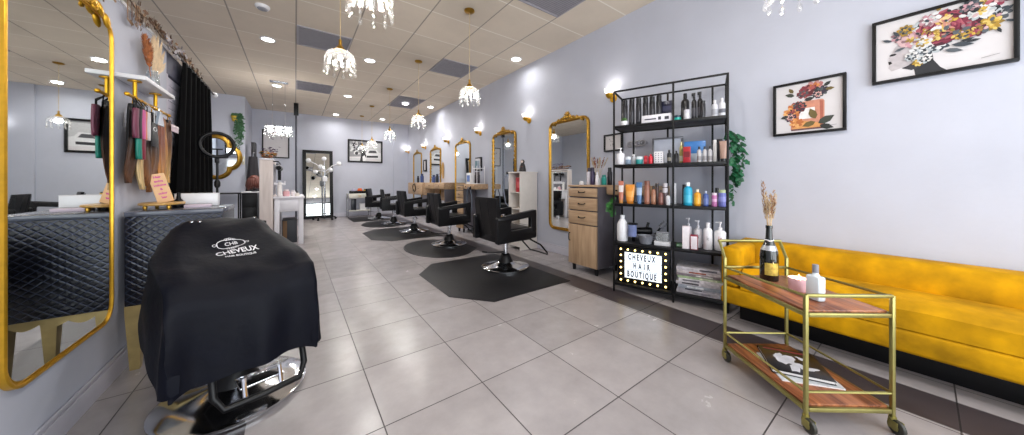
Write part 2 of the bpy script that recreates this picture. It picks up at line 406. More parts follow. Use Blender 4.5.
# ------------------------------------------------------------------ styling chairs (local forward = +x)
def make_chair(label, foot_z=.12, big=False, hw=.30):
    t = thing('styling_chair', label, 'salon chair', (0, 0, 0), 0, None if big else 'styling chairs along the right wall')
    a = MB(); a.lathe([(0, .012), (.30, .012), (.302, .022), (.29, .03), (.2, .045), (.1, .075), (.065, .1), (0, .1)], n=40); a.lathe([(.29, 0), (.3, .006), (.3, .013), (0, .013)], n=40)
    bs = a.build('base', chrome, t)
    a = MB(); a.lathe([(.1, .072), (.075, .13), (.058, .17), (.05, .175)], n=24, cap=False); a.build('base_cone', blackp, bs)
    a = MB(); a.cyl((0, 0, .1), (0, 0, .38), .032, n=20); a.lathe([(.032, .3), (.045, .305), (.045, .37), (.032, .375)], n=20); a.build('post', chrome, t)
    a = MB(); a.tube([(-.02, 0, .2), (-.14, .02, .2), (-.26, .03, .22)], .006); a.cyl((-.26, .03, .22), (-.32, .035, .235), .01); a.build('pump_lever', blackm, t)
    a = MB(); a.box((0, 0, .40), (.5, hw*2-.13, .08), .015); a.box((.015, 0, .475), (.5, hw*2-.13, .1), .035, seg=3)
    st = a.build('seat', black, t)
    a = MB(); P = rrect(.5, .1, .02, 3); a.tube([(.265, y*.86, .43+z) for y, z in P], .003, 5, True); a.build('piping', black, st)
    # back: leaning, slightly tapered, cushion bulging forward
    rows = []; n = 10
    for i in range(n+1):
        f = i/n; z = .40+(.46 if big else .5)*f; xb = -.245-.07*f; th = .085-.015*f; w = hw-.055+.01*f
        yy = [-w, -w*.96, -w*.5, 0, w*.5, w*.96, w]
        e = 1-abs(2*f-1)**6
        front = [(xb+th*(.7+.3*e*(1-(abs(y)/w)**4)), y, z) for y in yy]; back = [(xb+.012*(1-e), y, z) for y in reversed(yy)]
        rows.append(front+back)
    a = MB(); a.grid(rows, closed_v=True, cap=True)
    bm_e = [e for e in a.bm.edges if e.calc_face_angle(0) > .9]
    bmesh.ops.bevel(a.bm, geom=bm_e, offset=.008, segments=2, affect='EDGES')
    bk = a.build('backrest', black, t)
    a = MB()
    for y in (-.09, .09): a.tube([(-.25-.01-.07*f, y, .42+.46*f) for f in (0, .25, .5, .75, 1)], .003, 5)
    a.build('seam', black, bk)
    for s in (-1, 1):
        # arm panel: a closed frame with a window, rising to the front
        zk = .9 if big else 1; xk = .9 if big else 1; outer = [(-.31*xk, .365), (.275*xk, .395), (.275*xk, .745*zk), (-.31*xk, .675*zk)]; inner = [(-.12, .505*zk), (.185*xk, .52*zk), (.185*xk, .655*zk), (-.12, .625*zk)]
        a = MB(); y0, y1 = s*(hw-.07), s*hw
        def rnd(Q, r):
            P = []
            for i in range(4):
                p, q, w_ = Vector(Q[i]), Vector(Q[i-1]), Vector(Q[(i+1) % 4])
                d0, d1 = (q-p).normalized(), (w_-p).normalized()
                for k in range(4):
                    u = k/3; P.append(tuple(p+d0*r*(1-u)**2+d1*r*u**2))
            return P
        O, I = rnd(outer, .025), rnd(inner, .02)
        ins = lambda P, c, g: [(x+(g if x < c[0] else -g), z+(g if z < c[1] else -g)) for x, z in P]
        cO, cI = (0, .55), (.03, .58)
        O2, I2 = ins(O, cO, .008), ins(I, cI, -.008)
        ym = y1-s*.008; yn = y0+s*.008
        loops = [(O2, y1), (O, ym), (O, yn), (O2, y0), (I2, y0), (I, yn), (I, ym), (I2, y1)]
        a.grid([[(x, y, z) for x, z in P] for P, y in loops], closed_u=True, closed_v=True)
        a.build('armrest', black, t)
    # footrest: a U of tube below the front
    fx, fw = (.56, .2) if not big else (.345, .165); a = MB()
    P = [(.22, -fw+.03, .38), (fx-.14, -fw, .27), (fx-.02, -fw, foot_z+.03), (fx, -fw+.02, foot_z), (fx+.01, 0, foot_z), (fx, fw-.02, foot_z), (fx-.02, fw, foot_z+.03), (fx-.14, fw, .27), (.22, fw-.03, .38)]
    if big: P = [(.2, -fw, .36), (fx-.06, -fw, .27), (fx-.02, -fw, foot_z+.05), (fx+.01, -fw+.03, foot_z), (fx+.02, 0, foot_z), (fx+.01, fw-.03, foot_z), (fx-.02, fw, foot_z+.05), (fx-.06, fw, .27), (.2, fw, .36)]
    if big: P = [(x, y+.035, z+.02) for x, y, z in P]
    a.tube(P, .014 if big else .011, 10)
    ft = a.build('footrest', blackm, t)
    if big:
        a = MB(); a.tube([(fx-.03, -.03, foot_z+.1), (fx, -.03, foot_z+.02)], .009); a.tube([(fx-.03, .1, foot_z+.1), (fx, .1, foot_z+.02)], .009); a.box((fx-.07, .035, foot_z+.06), (.11, .16, .012), .004); a.build('foot_plate', chrome, ft)
    return t
CH = [(2.18, 3.15, 0, 'nearest black styling chair of the row, on the big angular mat'),
      (2.18, 4.88, 0, 'second black styling chair from the camera, on a rounded mat'),
      (2.13, 6.62, 2, 'third black styling chair from the camera, in the middle of the row'),
      (2.10, 8.20, -8, 'fourth black styling chair from the camera, before the farthest one'),
      (2.02, 9.55, -24, 'farthest black styling chair, turned a little toward the back wall cart')]
c0 = make_chair(CH[0][3])
for i, (x, y, r, lb) in enumerate(CH):
    o = c0 if i == 0 else dup(c0, lb)
    o.location = (x, y, .0125); o.rotation_euler.z = R(r)
# anti fatigue mats
def mat_obj(pts, label):
    n = len(pts); cx = sum(p[0] for p in pts)/n; cy = sum(p[1] for p in pts)/n
    o_ = []
    for k, z in ((1, 0), (1, .004), (.955, .012)): o_.append([(cx+(x-cx)*k-cx, cy+(y-cy)*k-cy, z) for x, y in pts])
    a = MB(); a.grid(o_, closed_v=True, cap=True)
    ob = a.build('floor_mat', rubber, loc=(cx, cy, .0003), sharp=20); return tag(ob, label, 'floor mat', 'anti fatigue mats under the styling chairs')
def octo(x0, x1, y0, y1, c): return [(x0+c*.8, y0), (x1, y0), (x1, y1), (x0+c*.8, y1), (x0, y1-c), (x0, y0+c)]
def rnd_mat(x0, x1, yc, ry):
    P = [(x1, yc-ry*.55), (x1, yc+ry*.55)]
    for k in range(25): 
        q = pi/2-.55+(pi+1.1)*k/24; P.append((x0+(x1-x0)*.5+.62*cos(q)*(x1-x0)*.5/.5*.81, yc+ry*sin(q)))
    return P
mat_obj(octo(1.19, 2.48, 2.31, 3.88, .36), 'big black angular floor mat under the nearest styling chair')
mat_obj(rnd_mat(1.42, 2.46, 4.80, .76), 'black rounded floor mat under the second styling chair')
mat_obj(octo(1.17, 2.46, 5.82, 7.45, .36), 'black angular floor mat under the third styling chair')
mat_obj(rnd_mat(1.36, 2.42, 8.35, .66), 'black rounded floor mat under the fourth styling chair')
mat_obj([(1.3, 9.2), (2.3, 9.2), (2.3, 10.35), (1.3, 10.35)], 'far black rectangular floor mat beside the white trolley cart')

# ------------------------------------------------------------------ chair under the cape and the cape itself
CR = R(-90+17); CX, CY = -.25, 2.10
cc = make_chair('black styling chair with chrome base hidden under the black salon cape', .12, True, .235)
cc.location = (CX, CY, 0); cc.rotation_euler.z = CR
def cape():
    rows = []
    # forward position, half width, edge height, centre height, hem half width, hem height
    spec = [(-.45, .16, .50, .50, .18, .49), (-.39, .16, .78, .80, .20, .60), (-.345, .165, .90, .905, .215, .60), (-.27, .172, .905, .91, .235, .57), (-.17, .20, .835, .85, .25, .52), (.0, .245, .775, .755, .283, .45),
            (.17, .255, .745, .70, .285, .36), (.265, .255, .70, .65, .275, .28), (.312, .253, .62, .58, .28, .262), (.33, .25, .48, .46, .268, .258), (.345, .25, .265, .27, .258, .262)]
    us = [-1, -.75, -.5, -.25, 0, .25, .5, .75, 1]
    for fw, w, ze, zc, hw, hz in spec:
        row = []; oy = {-.27: -.012, -.17: -.035, .0: -.03, .17: -.012}.get(fw, 0)
        sides = [(-hw, hz), (-(hw*.75+w*.25), hz*.6+ze*.4), (-(hw*.35+w*.65), hz*.25+ze*.75), (-w-.008, ze-.03)]
        for y, z in sides: row.append((fw, y, z))
        for u in us[1:-1]:
            k = abs(u)**2.2; row.append((fw, w*u, zc*(1-k)+ze*k))
        for y, z in reversed(sides): row.append((fw, -y, z))
        rows.append([(x, y+oy*(1 if y < .05 else .35), z-.022*(1 if fw < -.2 else 0)) for x, y, z in row])
    a = MB(); a.grid(rows)
    bmesh.ops.subdivide_edges(a.bm, edges=a.bm.edges, cuts=3, use_grid_fill=True, smooth=.8)
    for v in a.bm.verts:
        x, y, z = v.co
        drop = max(0, min(1, (.66-z)/.3))
        side = max(0, abs(y)-.26)
        s = sin(x*26+z*7+(3 if y > 0 else 0))*.026*min(1, side*10)*drop + noise.noise((x*5, y*5, z*5))*.014
        f = (sin(y*19+1.2)*.016+sin(y*41)*.006)*drop*(1 if x > .27 else .15)
        v.co.y += math.copysign(s, y) if abs(y) > .02 else 0; v.co.x += f + noise.noise((x*6+9, y*6, z*6))*.012*drop
        v.co.z += noise.noise((x*7, y*7+5, z*3))*.012 + noise.noise((x*16, y*9, 3))*.006 + .006*sin(x*30+y*22)*(1-drop)*max(0, 1-abs(y)/.3)
    bmesh.ops.solidify(a.bm, geom=a.bm.faces[:], thickness=.002)
    bmesh.ops.smooth_vert(a.bm, verts=a.bm.verts, factor=.4, use_axis_x=True, use_axis_y=True, use_axis_z=True)
    return a
capem = mat('cape_nylon', '#050712', .55, var=.15, scale=9, bump=.16, spec=.14)
root = thing('salon_cape', 'black salon cape with white shop lettering draped over the nearest chair', 'salon cape', (CX, CY, 0), CR)
cp = cape().build('cloth', capem, root, sharp=80)
# lettering laid on the cloth
dg = bpy.context.evaluated_depsgraph_get()
bvh = BVHTree.FromPolygons([v.co for v in cp.data.vertices], [p.vertices for p in cp.data.polygons])
def on_cloth(o, up=.0025):
    me = o.data
    bm = bmesh.new(); bm.from_mesh(me); bmesh.ops.triangulate(bm, faces=bm.faces); bmesh.ops.subdivide_edges(bm, edges=[e for e in bm.edges if e.calc_length() > .03], cuts=2); bm.to_mesh(me); bm.free()
    for v in me.vertices:
        h, nrm, _, _ = bvh.ray_cast(Vector((v.co.x, v.co.y, 2)), Vector((0, 0, -1)))
        if h: v.co = h+Vector((0, 0, up))
thread = mat('white_print', '#e6e6ea', .6, var=.04)
def cape_text(name, s, size, fx, ly, sx, bold=0, tilt=0):
    o = text_obj(name, s, size, thread, root, (0, 0, 0), extrude=0, bold=bold)
    ct, st_ = cos(tilt), sin(tilt)
    for v in o.data.vertices:       # text x runs along +y (viewer's right), text y runs to the back (-x)
        x, y = v.co.x*sx, v.co.y
        x, y = x*ct-y*st_, x*st_+y*ct
        v.co = (fx-y, ly+x, 0)
    o.scale = (1, 1, 1); on_cloth(o); return o
LF, LY, TL = .0, -.012, R(3)
cape_text('lettering', 'CHEVEUX', .058, LF+.042, LY+.012, .63, .0013, TL)
cape_text('lettering', 'HAIR BOUTIQUE', .02, LF+.082, LY+.018, .8, .0004, TL)
cape_text('lettering', 'CHB', .034, LF-.034, LY, .75, .0004, TL)
a = MB(); P = []
def ring2(P, w):
    n = len(P); out = []
    for i in range(n):
        p = Vector(P[i]); d = (Vector(P[(i+1) % n])-Vector(P[i-1])).normalized(); out.append((p+Vector((-d.y, d.x))*w))
    a.grid([[(p[0], p[1], 0) for p in P], [(p[0], p[1], 0) for p in out]], closed_v=True)
def badge(sx, sy):
    return [(LF-.034-sy*math.copysign(abs(sin(q))**.5, sin(q)), LY+sx*math.copysign(abs(cos(q))**.6, cos(q))*(1+.06*cos(4*q))) for q in [2*pi*k/60 for k in range(60)]]
ring2(badge(.052, .031), .0035)
for s in (-1, 1):
    for k in range(-2, 3): ring2([(LF-.034+s*.037+.005*sin(q)-s*(.0025*abs(k)), LY+k*.008+.005*cos(q)) for q in [2*pi*j/10 for j in range(10)]], .002)
    ring2([(LF-.034+.006*sin(q), LY+s*.063+.006*cos(q)) for q in [2*pi*j/10 for j in range(10)]], .0025)
bd = a.build('emblem', thread, root, norm=False)
on_cloth(bd)
for ly in (-.13, -.10, .13):
    h, nn, _, _ = bvh.ray_cast(Vector((-.255, ly, 2)), Vector((0, 0, -1)))
    a = MB(); a.lathe([(.009, 0), (.009, .003), (.005, .006), (0, .006)], h if h else (0, 0, .9), 12); a.build('snap', chrome, root)
# ------------------------------------------------------------------ ornate wall mirrors (local: x right, z up, -y to the room)
def sweep_frame(a, P, prof):
    """closed outline P in (x, z) swept with profile prof of (outward, y)"""
    n = len(P); rows = []
    for i in range(n):
        p = Vector(P[i]); d = (Vector(P[(i+1) % n])-Vector(P[i-1])).normalized(); nn = Vector((d.y, -d.x))
        rows.append([(p.x+nn.x*o, y, p.y+nn.y*o) for o, y in prof])
    a.grid(rows, closed_u=True, closed_v=True)
def scroll(a, c, r, turns, s, rad, y=-.03):
    P = []
    for k in range(22):
        q = turns*2*pi*k/21; rr = r*(1-.85*k/21); P.append((c[0]+s*(r-rr*cos(q)), y-.006*sin(q*.5), c[1]+rr*sin(q)))
    a.tube(P, rad, 6, radii=[rad*(1-.5*k/21) for k in range(22)])
def ornate_mirror(w, h, label, loc, rz, group=None, leafy=False, cat='mirror', gm=gold, k_=1):
    t = thing('ornate_wall_mirror', label, cat, loc, rz, group)
    P = rrect(w, h, .11, 7); a = MB()
    prof = [(o*k_, y*k_) for o, y in ((0, 0), (0, -.03), (-.008, -.036), (-.018, -.034), (-.024, -.022), (-.036, -.026), (-.042, -.02), (-.042, 0))]
    sweep_frame(a, P, prof); a.build('frame', gm, t, sharp=50)
    a = MB(); Q = rrect(w-.08*k_, h-.08*k_, .11-.035*k_, 7, .04*k_); a.prism(Q, -.014, -.004, lambda x, y, t_: (x, t_, y)); a.build('glass', mirror_m, t)
    a = MB()
    for s in (-1, 1):
        scroll(a, (s*.01, h+.005), s*0+.045, 1.4, s, .011)
        scroll(a, (s*.11, h-.012), .03, 1.2, s, .009)
        for k in range(4):
            x = s*(.06+.07*k); z = h+.022-.012*k-(.02 if k == 3 else 0)
            a.ball((x, -.03, z), .028, (1.5, .45, .7), 10, Matrix.Rotation(s*R(20+12*k), 3, 'Y'))
    for k in range(7):
        q = R(-75+25*k); a.ball((.045*sin(q), -.034, h+.03+.055*cos(q)), .026, (.42, .4, 1.25), 8, Matrix.Rotation(q, 3, 'Y'))
    a.ball((0, -.042, h+.03), .026, (1, .6, 1), 10)
    a.build('crest', gm, t)
    if leafy:
        for s in (-1, 1):
            a = MB(); a.box((s*(w/2-.021), -.03, h-.78), (.012, .008, 1.35), .003)
            for k in range(16):
                z = h-.14-k*.085; a.ball((s*(w/2-.02), -.034, z), .024, (.9, .5, 1.2), 8, Matrix.Rotation(R(40 if k % 2 else -40), 3, 'Y'))
            a.build('side_carving', gold, t)
    return t
ornate_mirror(.765, 1.63, 'tall gold framed mirror with carved crest filling the left edge of the photo', (L0, 2.235, .345), pi/2, gm=mat('bright_gold', '#dca832', .34, .75, var=.12, scale=25), k_=.62)
MG = 'gold ornate mirrors on the right wall'
ML = ['nearest gold ornate mirror on the right wall, beside the oak cabinet', 'second gold ornate mirror with carved leafy sides, behind the white bookcase', 'third gold ornate mirror, behind the middle styling chairs',
      'fourth gold ornate mirror with carved leafy sides, far down the right wall', 'farthest gold ornate mirror on the right wall near the back corner']
for k, (y, lb) in enumerate(zip((3.11, 4.80, 6.57, 8.30, 9.87), ML)):
    ornate_mirror(.80, 1.67, lb, (W, y, .37 if k == 0 else .40), -pi/2, MG, k in (1, 3))

# ------------------------------------------------------------------ pictures
def picture(w, h, label, loc, rz, art, fw=.018, fd=.035, fm=None, mount='#d3cfd0', group=None, tilt=0, cat='picture'):
    t = thing('framed_picture', label, cat, loc, rz, group); t.rotation_euler.x = tilt
    a = MB(); P = [(w/2, h/2), (-w/2, h/2), (-w/2, -h/2), (w/2, -h/2)]
    for cx, cz, sx, sz in ((0, h/2-fw/2, w, fw), (0, -h/2+fw/2, w, fw), (-w/2+fw/2, 0, fw, h-2*fw), (w/2-fw/2, 0, fw, h-2*fw)):
        a.box((cx, -fd/2, cz), (sx, fd, sz), .002)
    a.build('frame', fm or blackm, t)
    a = MB(); a.box((0, -fd*.3, 0), (w-2*fw, fd*.4, h-2*fw)); mats = [mat('canvas_'+mount, mount, .65, var=.02)]
    art(a, mats, w-2*fw, h-2*fw, -fd*.5-.0012)
    a.build('print', mats, t, norm=False); return t
class Art:
    """flat ink shapes laid just above the sheet"""
    def __init__(s, a, mats, y): s.a, s.mats, s.y, s.n = a, mats, y, 0
    def ink(s, h):
        m = mat('ink_'+h, h, .7, var=.1, scale=40)
        if m not in s.mats: s.mats.append(m)
        s.a.mi = s.mats.index(m)
    def shape(s, P, h):
        s.ink(h); s.n += 1; y = s.y-s.n*.000012
        s.a.poly([(x, y, z) for x, z in P])
    def blob(s, x, z, r, h, sx=1, rot=0, n=12, j=.15):
        P = []
        for k in range(n):
            q = 2*pi*k/n; rr = r*(1+random.uniform(-j, j)); u, v = rr*sx*cos(q), rr*sin(q)
            P.append((x+u*cos(rot)-v*sin(rot), z+u*sin(rot)+v*cos(rot)))
        s.shape(P, h)
    def flower(s, x, z, r, cols, petals=9):
        for ring_, (k, f) in enumerate(((petals, 1), (petals-2, .68), (max(3, petals-4), .38))):
            for i in range(k):
                q = 2*pi*i/k+ring_*.5+random.uniform(-.2, .2)
                s.blob(x+r*f*.6*cos(q), z+r*f*.6*sin(q), r*.42*f+.002, random.choice(cols[ring_ % len(cols)]), .62, q+pi/2, 9)
    def leaf(s, x, z, l, q, h, w=.3):
        P = [(x+l*u*cos(q)-l*w*v*sin(q), z+l*u*sin(q)+l*w*v*cos(q)) for u, v in ((0, 0), (.25, .5), (.6, .55), (1, 0), (.6, -.55), (.25, -.5))]
        s.shape(P, h)
def art_woman(a, mats, w, h, y):
    A = Art(a, mats, y); S = lambda x, z: (-w/2+x*w, h/2-z*h)
    # neck, face in profile to the left, hair of blossoms
    A.shape([S(*p) for p in ((.27, .72), (.30, .68), (.46, .66), (.47, .80), (.52, .93), (.57, 1.0), (.33, 1.0), (.32, .90), (.28, .80))], '#2a2a2e')
    A.shape([S(*p) for p in ((.17, .45), (.135, .56), (.108, .62), (.118, .65), (.105, .70), (.115, .74), (.108, .80), (.135, .86), (.20, .84), (.28, .80), (.36, .74), (.40, .6), (.34, .42), (.24, .38))], '#b9b2b4')
    A.shape([S(*p) for p in ((.22, .84), (.29, .80), (.36, .70), (.46, .66), (.40, .85), (.3, .9))], '#3b393d')
    A.shape([S(*p) for p in ((.105, .69), (.13, .69), (.14, .73), (.112, .745))], '#1d1a1c'); A.blob(*S(.145, .585), .008, '#222024', 1.8)
    yl, bg, wh, dk, pk = ['#c9a444', '#d2b866', '#a8842e', '#8a7030'], ['#6d2236', '#8a3348', '#531a2c', '#a85560'], ['#d2d0ce', '#b4babd', '#dcdcdc'], ['#26292e', '#3b424a', '#545a60'], ['#b98a92', '#c9a8aa', '#8a6a70']
    for x, z, r, c in ((.62, .20, .05, (dk, wh)), (.50, .55, .05, (dk, wh)), (.90, .30, .045, (dk, wh)), (.78, .40, .05, (dk, bg)), (.33, .25, .05, (wh, dk)), (.43, .62, .045, (wh, dk)), (.36, .60, .04, (wh, dk)), (.20, .30, .035, (pk, dk))): A.flower(*S(x, z), r, c)
    def peony(x, z, r, cols, n):
        for k in range(n):
            f = 1-k/n; q = 2.4*k; A.blob(x+r*f*.8*cos(q), z+r*f*.8*sin(q), r*.17*(.6+f*.7), random.choice(cols), 2.1, q+pi/2+.2, 10, .22)
    peony(*S(.55, .31), .105, bg+['#7a2a3e', '#4a1828', '#9a4456'], 95); peony(*S(.46, .40), .05, bg+yl, 40)
    for k in range(26): q = random.random()*6.28; x, z = S(.56+.08*cos(q)*random.random(), .28+.16*sin(q)*random.random()); A.blob(x, z, .006, random.choice(['#d8b060', '#c98a7a', '#e0c08a']), 3, q+pi/2, 8)
    A.flower(*S(.29, .40), .052, (pk, pk, yl)); A.flower(*S(.38, .48), .042, (wh, yl)); A.flower(*S(.25, .22), .035, (yl, dk)); A.flower(*S(.44, .15), .04, (pk, wh))
    A.flower(*S(.80, .22), .045, (wh, wh, yl)); A.flower(*S(.82, .08), .045, (yl, wh)); A.flower(*S(.92, .06), .05, (bg, pk)); A.flower(*S(.73, .10), .04, (dk, pk)); A.flower(*S(.86, .42), .042, (yl, yl)); A.flower(*S(.77, .48), .036, (bg, yl)); A.flower(*S(.68, .50), .03, (yl, dk)); A.flower(*S(.35, .80), .022, (yl, yl)); A.flower(*S(.30, .68), .03, (wh, dk)); A.flower(*S(.40, .76), .028, (wh, dk))
    for x, z, l, q in ((.14, .36, .05, 150), (.2, .3, .05, 120), (.55, .68, .07, -20), (.6, .62, .08, -15), (.66, .6, .05, 10), (.93, .3, .05, 40), (.95, .42, .04, -30), (.9, .5, .04, -70), (.7, .62, .05, 0), (.25, .5, .05, 200)): A.leaf(*S(x, z), l, R(q), random.choice(dk))
    for k in range(60): A.blob(*S(random.gauss(.55, .17), random.gauss(.32, .12)), random.uniform(.004, .011), random.choice(yl+wh+dk+pk), 1.4, random.random()*3, 7)
    A.shape([S(*p) for p in ((.80, .91), (.92, .885), (.92, .892), (.80, .918))], '#8a8486')
def art_perfume(a, mats, w, h, y):
    A = Art(a, mats, y); S = lambda x, z: (-w/2+x*w, h/2-z*h)
    pe = '#c98a72'
    A.shape([S(*p) for p in ((.24, .42), (.27, .38), (.72, .38), (.75, .42), (.75, .93), (.72, .96), (.27, .96), (.24, .93))], pe)
    A.shape([S(*p) for p in ((.26, .72), (.73, .86), (.73, .94), (.27, .94))], '#d99a5c'); A.shape([S(*p) for p in ((.68, .40), (.73, .42), (.73, .92), (.69, .90))], '#a8604e')
    A.shape([S(*p) for p in ((.24, .93), (.75, .93), (.74, .965), (.25, .965))], '#6d4a48')
    A.shape([S(*p) for p in ((.37, .52), (.61, .52), (.61, .74), (.37, .74))], '#ece6e4')
    A.shape([S(*p) for p in ((.40, .31), (.60, .31), (.60, .38), (.40, .38))], '#d8cfd0'); A.shape([S(*p) for p in ((.36, .27), (.62, .27), (.62, .295), (.36, .295))], '#2c2c34')
    A.shape([S(*p) for p in ((.38, .12), (.60, .12), (.60, .27), (.38, .27))], '#d9cdd2')
    rd, org, dk, pk = ['#7a2f38', '#a0504a', '#5a2028'], ['#d08a4a', '#e0a86a', '#b86a3a'], ['#2f3236', '#4a5052', '#3a3040'], ['#c08a86', '#d8b0a6', '#a86a66']
    for x, z, r, c in ((.60, .13, .055, (pk, org, rd)), (.50, .17, .045, (rd, rd, pk)), (.44, .22, .04, (rd, dk)), (.70, .22, .04, (dk, dk)), (.66, .28, .03, (dk, pk)), (.34, .5, .05, (rd, dk)), (.27, .56, .055, (org, org, rd)), (.38, .47, .04, (dk, rd)), (.24, .68, .035, (dk, pk)), (.33, .8, .04, (org, org))): A.flower(*S(x, z), r, c)
    for x, z, l, q in ((.3, .24, .06, 160), (.28, .18, .05, 120), (.74, .14, .05, 40), (.76, .2, .05, 0), (.62, .76, .09, 110), (.62, .82, .08, 200), (.66, .86, .10, 30), (.68, .9, .08, -20), (.45, .36, .06, 10), (.2, .64, .05, 200)): A.leaf(*S(x, z), l, R(q), random.choice(['#3c4038', '#2a2d2b', '#6a5a32']), .45)
    A.shape([S(*p) for p in ((.82, .915), (.92, .91), (.92, .918), (.82, .923))], '#8a8486')
def art_car(a, mats, w, h, y):
    A = Art(a, mats, y); S = lambda x, z: (-w/2+x*w, h/2-z*h)
    A.shape([S(*p) for p in ((0, 0), (1, 0), (1, .72), (0, .8))], '#8d8d90')
    for k in range(60): A.blob(*S(random.uniform(.03, .45), random.uniform(.03, .62)), random.uniform(.015, .05), random.choice(['#5c5c60', '#3c3c40', '#b4b4b6', '#d2d2d2']), 1.2, random.random()*3)
    A.shape([S(*p) for p in ((.5, .08), (1, .05), (1, .6), (.5, .6))], '#b9b9bb')
    A.shape([S(*p) for p in ((.50, .62), (.56, .40), (.86, .38), (.92, .52), (1, .56), (1, .86), (.48, .86))], '#d9d9da')
    A.shape([S(*p) for p in ((.58, .58), (.62, .44), (.82, .43), (.87, .56))], '#4a4a4e'); A.shape([S(*p) for p in ((.53, .72), (.9, .70), (.9, .80), (.53, .82))], '#2c2c30')
    A.shape([S(*p) for p in ((.32, 1), (.36, .62), (.42, .46), (.46, .52), (.52, .7), (.5, 1))], '#26262a'); A.blob(*S(.40, .40), .045, '#c9c5c2'); A.blob(*S(.42, .34), .05, '#2a2a2c')
    A.shape([S(*p) for p in ((.40, .78), (.46, .70), (.52, .86), (.5, 1), (.41, 1))], '#e6e6e6'); A.shape([S(*p) for p in ((0, .86), (.32, .84), (.32, 1), (0, 1))], '#c4c4c6')
def art_lines(a, mats, w, h, y):
    A = Art(a, mats, y)
    for k in range(9): A.blob(random.uniform(-.25, .25)*w, random.uniform(-.3, .3)*h, .05*w, random.choice(['#8f8b90', '#b5b0b2', '#6c686e']), .35, random.random()*3, 10, .3)
picture(.414, .425, 'framed print of a peach perfume bottle with flowers above the sofa', (W, .54, 1.697), -pi/2, art_perfume)
pw = picture(.528, .43, 'large framed print of a woman in profile with flowers for hair', (W, -.052, 1.995), -pi/2, art_woman)
picture(1.06, .75, 'wide black framed black and white car picture on the back wall', (1.91, YB, 2.13), 0, art_car, .05, .04)
picture(.27, .22, 'small black framed line drawing on the wall behind the left end of the rack', (W, 2.325, 1.605), -pi/2, art_lines)
picture(.26, .30, 'small black framed picture between the second and third wall mirrors', (W, 5.78, 1.50), -pi/2, art_lines, .03)
picture(.25, .36, 'tiny black framed picture between the two farthest wall mirrors', (W, 9.15, 1.62), -pi/2, art_lines, .04)
picture(.62, .80, 'black framed pale picture on the alcove wall behind the lit chandelier', (-.45, YB, 2.2), 0, art_lines, .03)
# ------------------------------------------------------------------ styling stations: oak drawer column and wall hung drawers (local: front = -x)
def pull(a, c, w=.05, vert=False):
    x, y, z = c
    if vert: a.tube([(x, y, z-w), (x-.022, y, z-w*.8), (x-.024, y, z), (x-.022, y, z+w*.8), (x, y, z+w)], .006)
    else: a.tube([(x, y-w, z), (x-.02, y-w*.85, z-.008), (x-.022, y, z-.012), (x-.02, y+w*.85, z-.008), (x, y+w, z)], .006)
shade_grey = mat('shade_grey_side', '#5d5960', .5, var=.12, scale=5)  # shade on the cabinet end is put into this grey
def column(x0, y0, y1, label):
    t = thing('drawer_cabinet', label, 'cabinet', (x0, y0, 0), 0, 'oak drawer columns at the styling stations'); w = y1-y0; d = W-.02-x0
    a = MB(); a.box((d/2+.01, w/2, .565), (d-.02, w, .96), .004); a.build('body', shade_grey, t)
    a = MB(); a.box((d/2, w/2, 1.055), (d+.01, w+.01, .024), .004); a.build('top', oakg, t)
    a = MB(); a.box((.0, w/2, .335), (.018, w-.008, .49), .003); o = a.build('door', oak, t)
    a = MB(); pull(a, (-.009, w*.93, .42), .05, True); a.build('handle', blackm, o)
    for k, (z, h) in enumerate(((.67, .165), (.835, .155), (.975, .11))):
        a = MB(); a.box((.0, w/2, z), (.018, w-.008, h-.008), .003); o = a.build('drawer', oakg, t)
        a = MB(); pull(a, (-.009, w*.5, z+.01), .05); a.build('handle', blackm, o)
    for px in (.05, d-.05):
        for py in (.05, w-.05):
            a = MB(); a.lathe([(.02, 0), (.026, .085)], (px, py, .0), 12); a.build('leg', blackp, t)
    return t
def hung(x0, y0, y1, label, z0=.95, z1=1.06):
    t = thing('wall_hung_drawer', label, 'drawer', (x0, y0, 0), 0, 'wall hung drawer consoles at the styling stations'); w = y1-y0; d = W-.004-x0
    a = MB(); a.box((d/2+.01, w/2, (z0+z1)/2), (d-.02, w, z1-z0), .004); a.build('body', oakg, t)
    n = 2
    for k in range(n):
        a = MB(); a.box((0, w*(k+.5)/n, (z0+z1)/2), (.02, w/n-.012, z1-z0-.02), .003); o = a.build('drawer_front', oakg, t)
        a = MB(); a.ball((-.018, w*(k+.5)/n, (z0+z1)/2), .011, (1, 1, 1), 10); a.build('knob', blackm, o)
    return t
column(2.82, 2.21, 2.655, 'oak drawer cabinet with shade-painted grey sides beside the product rack, largest of its kind')
hung(2.97, 1.62, 2.195, 'short oak wall hung drawer half hidden behind the product rack')
column(2.95, 5.87, 6.2, 'oak drawer cabinet in the middle of the wall under the third gold mirror')
hung(2.96, 5.40, 5.855, 'short oak wall hung drawer carrying a white carton and small bottle rack')
dk = hung(3.0, 7.0, 8.34, 'long oak wall hung desk under the fourth gold mirror', .92, 1.09)
a = MB(); a.box((.15, .012, .76), (.28, .024, .32), .004); a.build('end_panel', shade_grey, dk)
a = MB(); a.box((.288, .68, .76), (.014, 1.3, .32), .002); a.build('back_panel', oakg, dk)
hung(2.95, 8.42, 9.75, 'deep oak wall hung drawer box nearest the back corner', .73, 1.09)
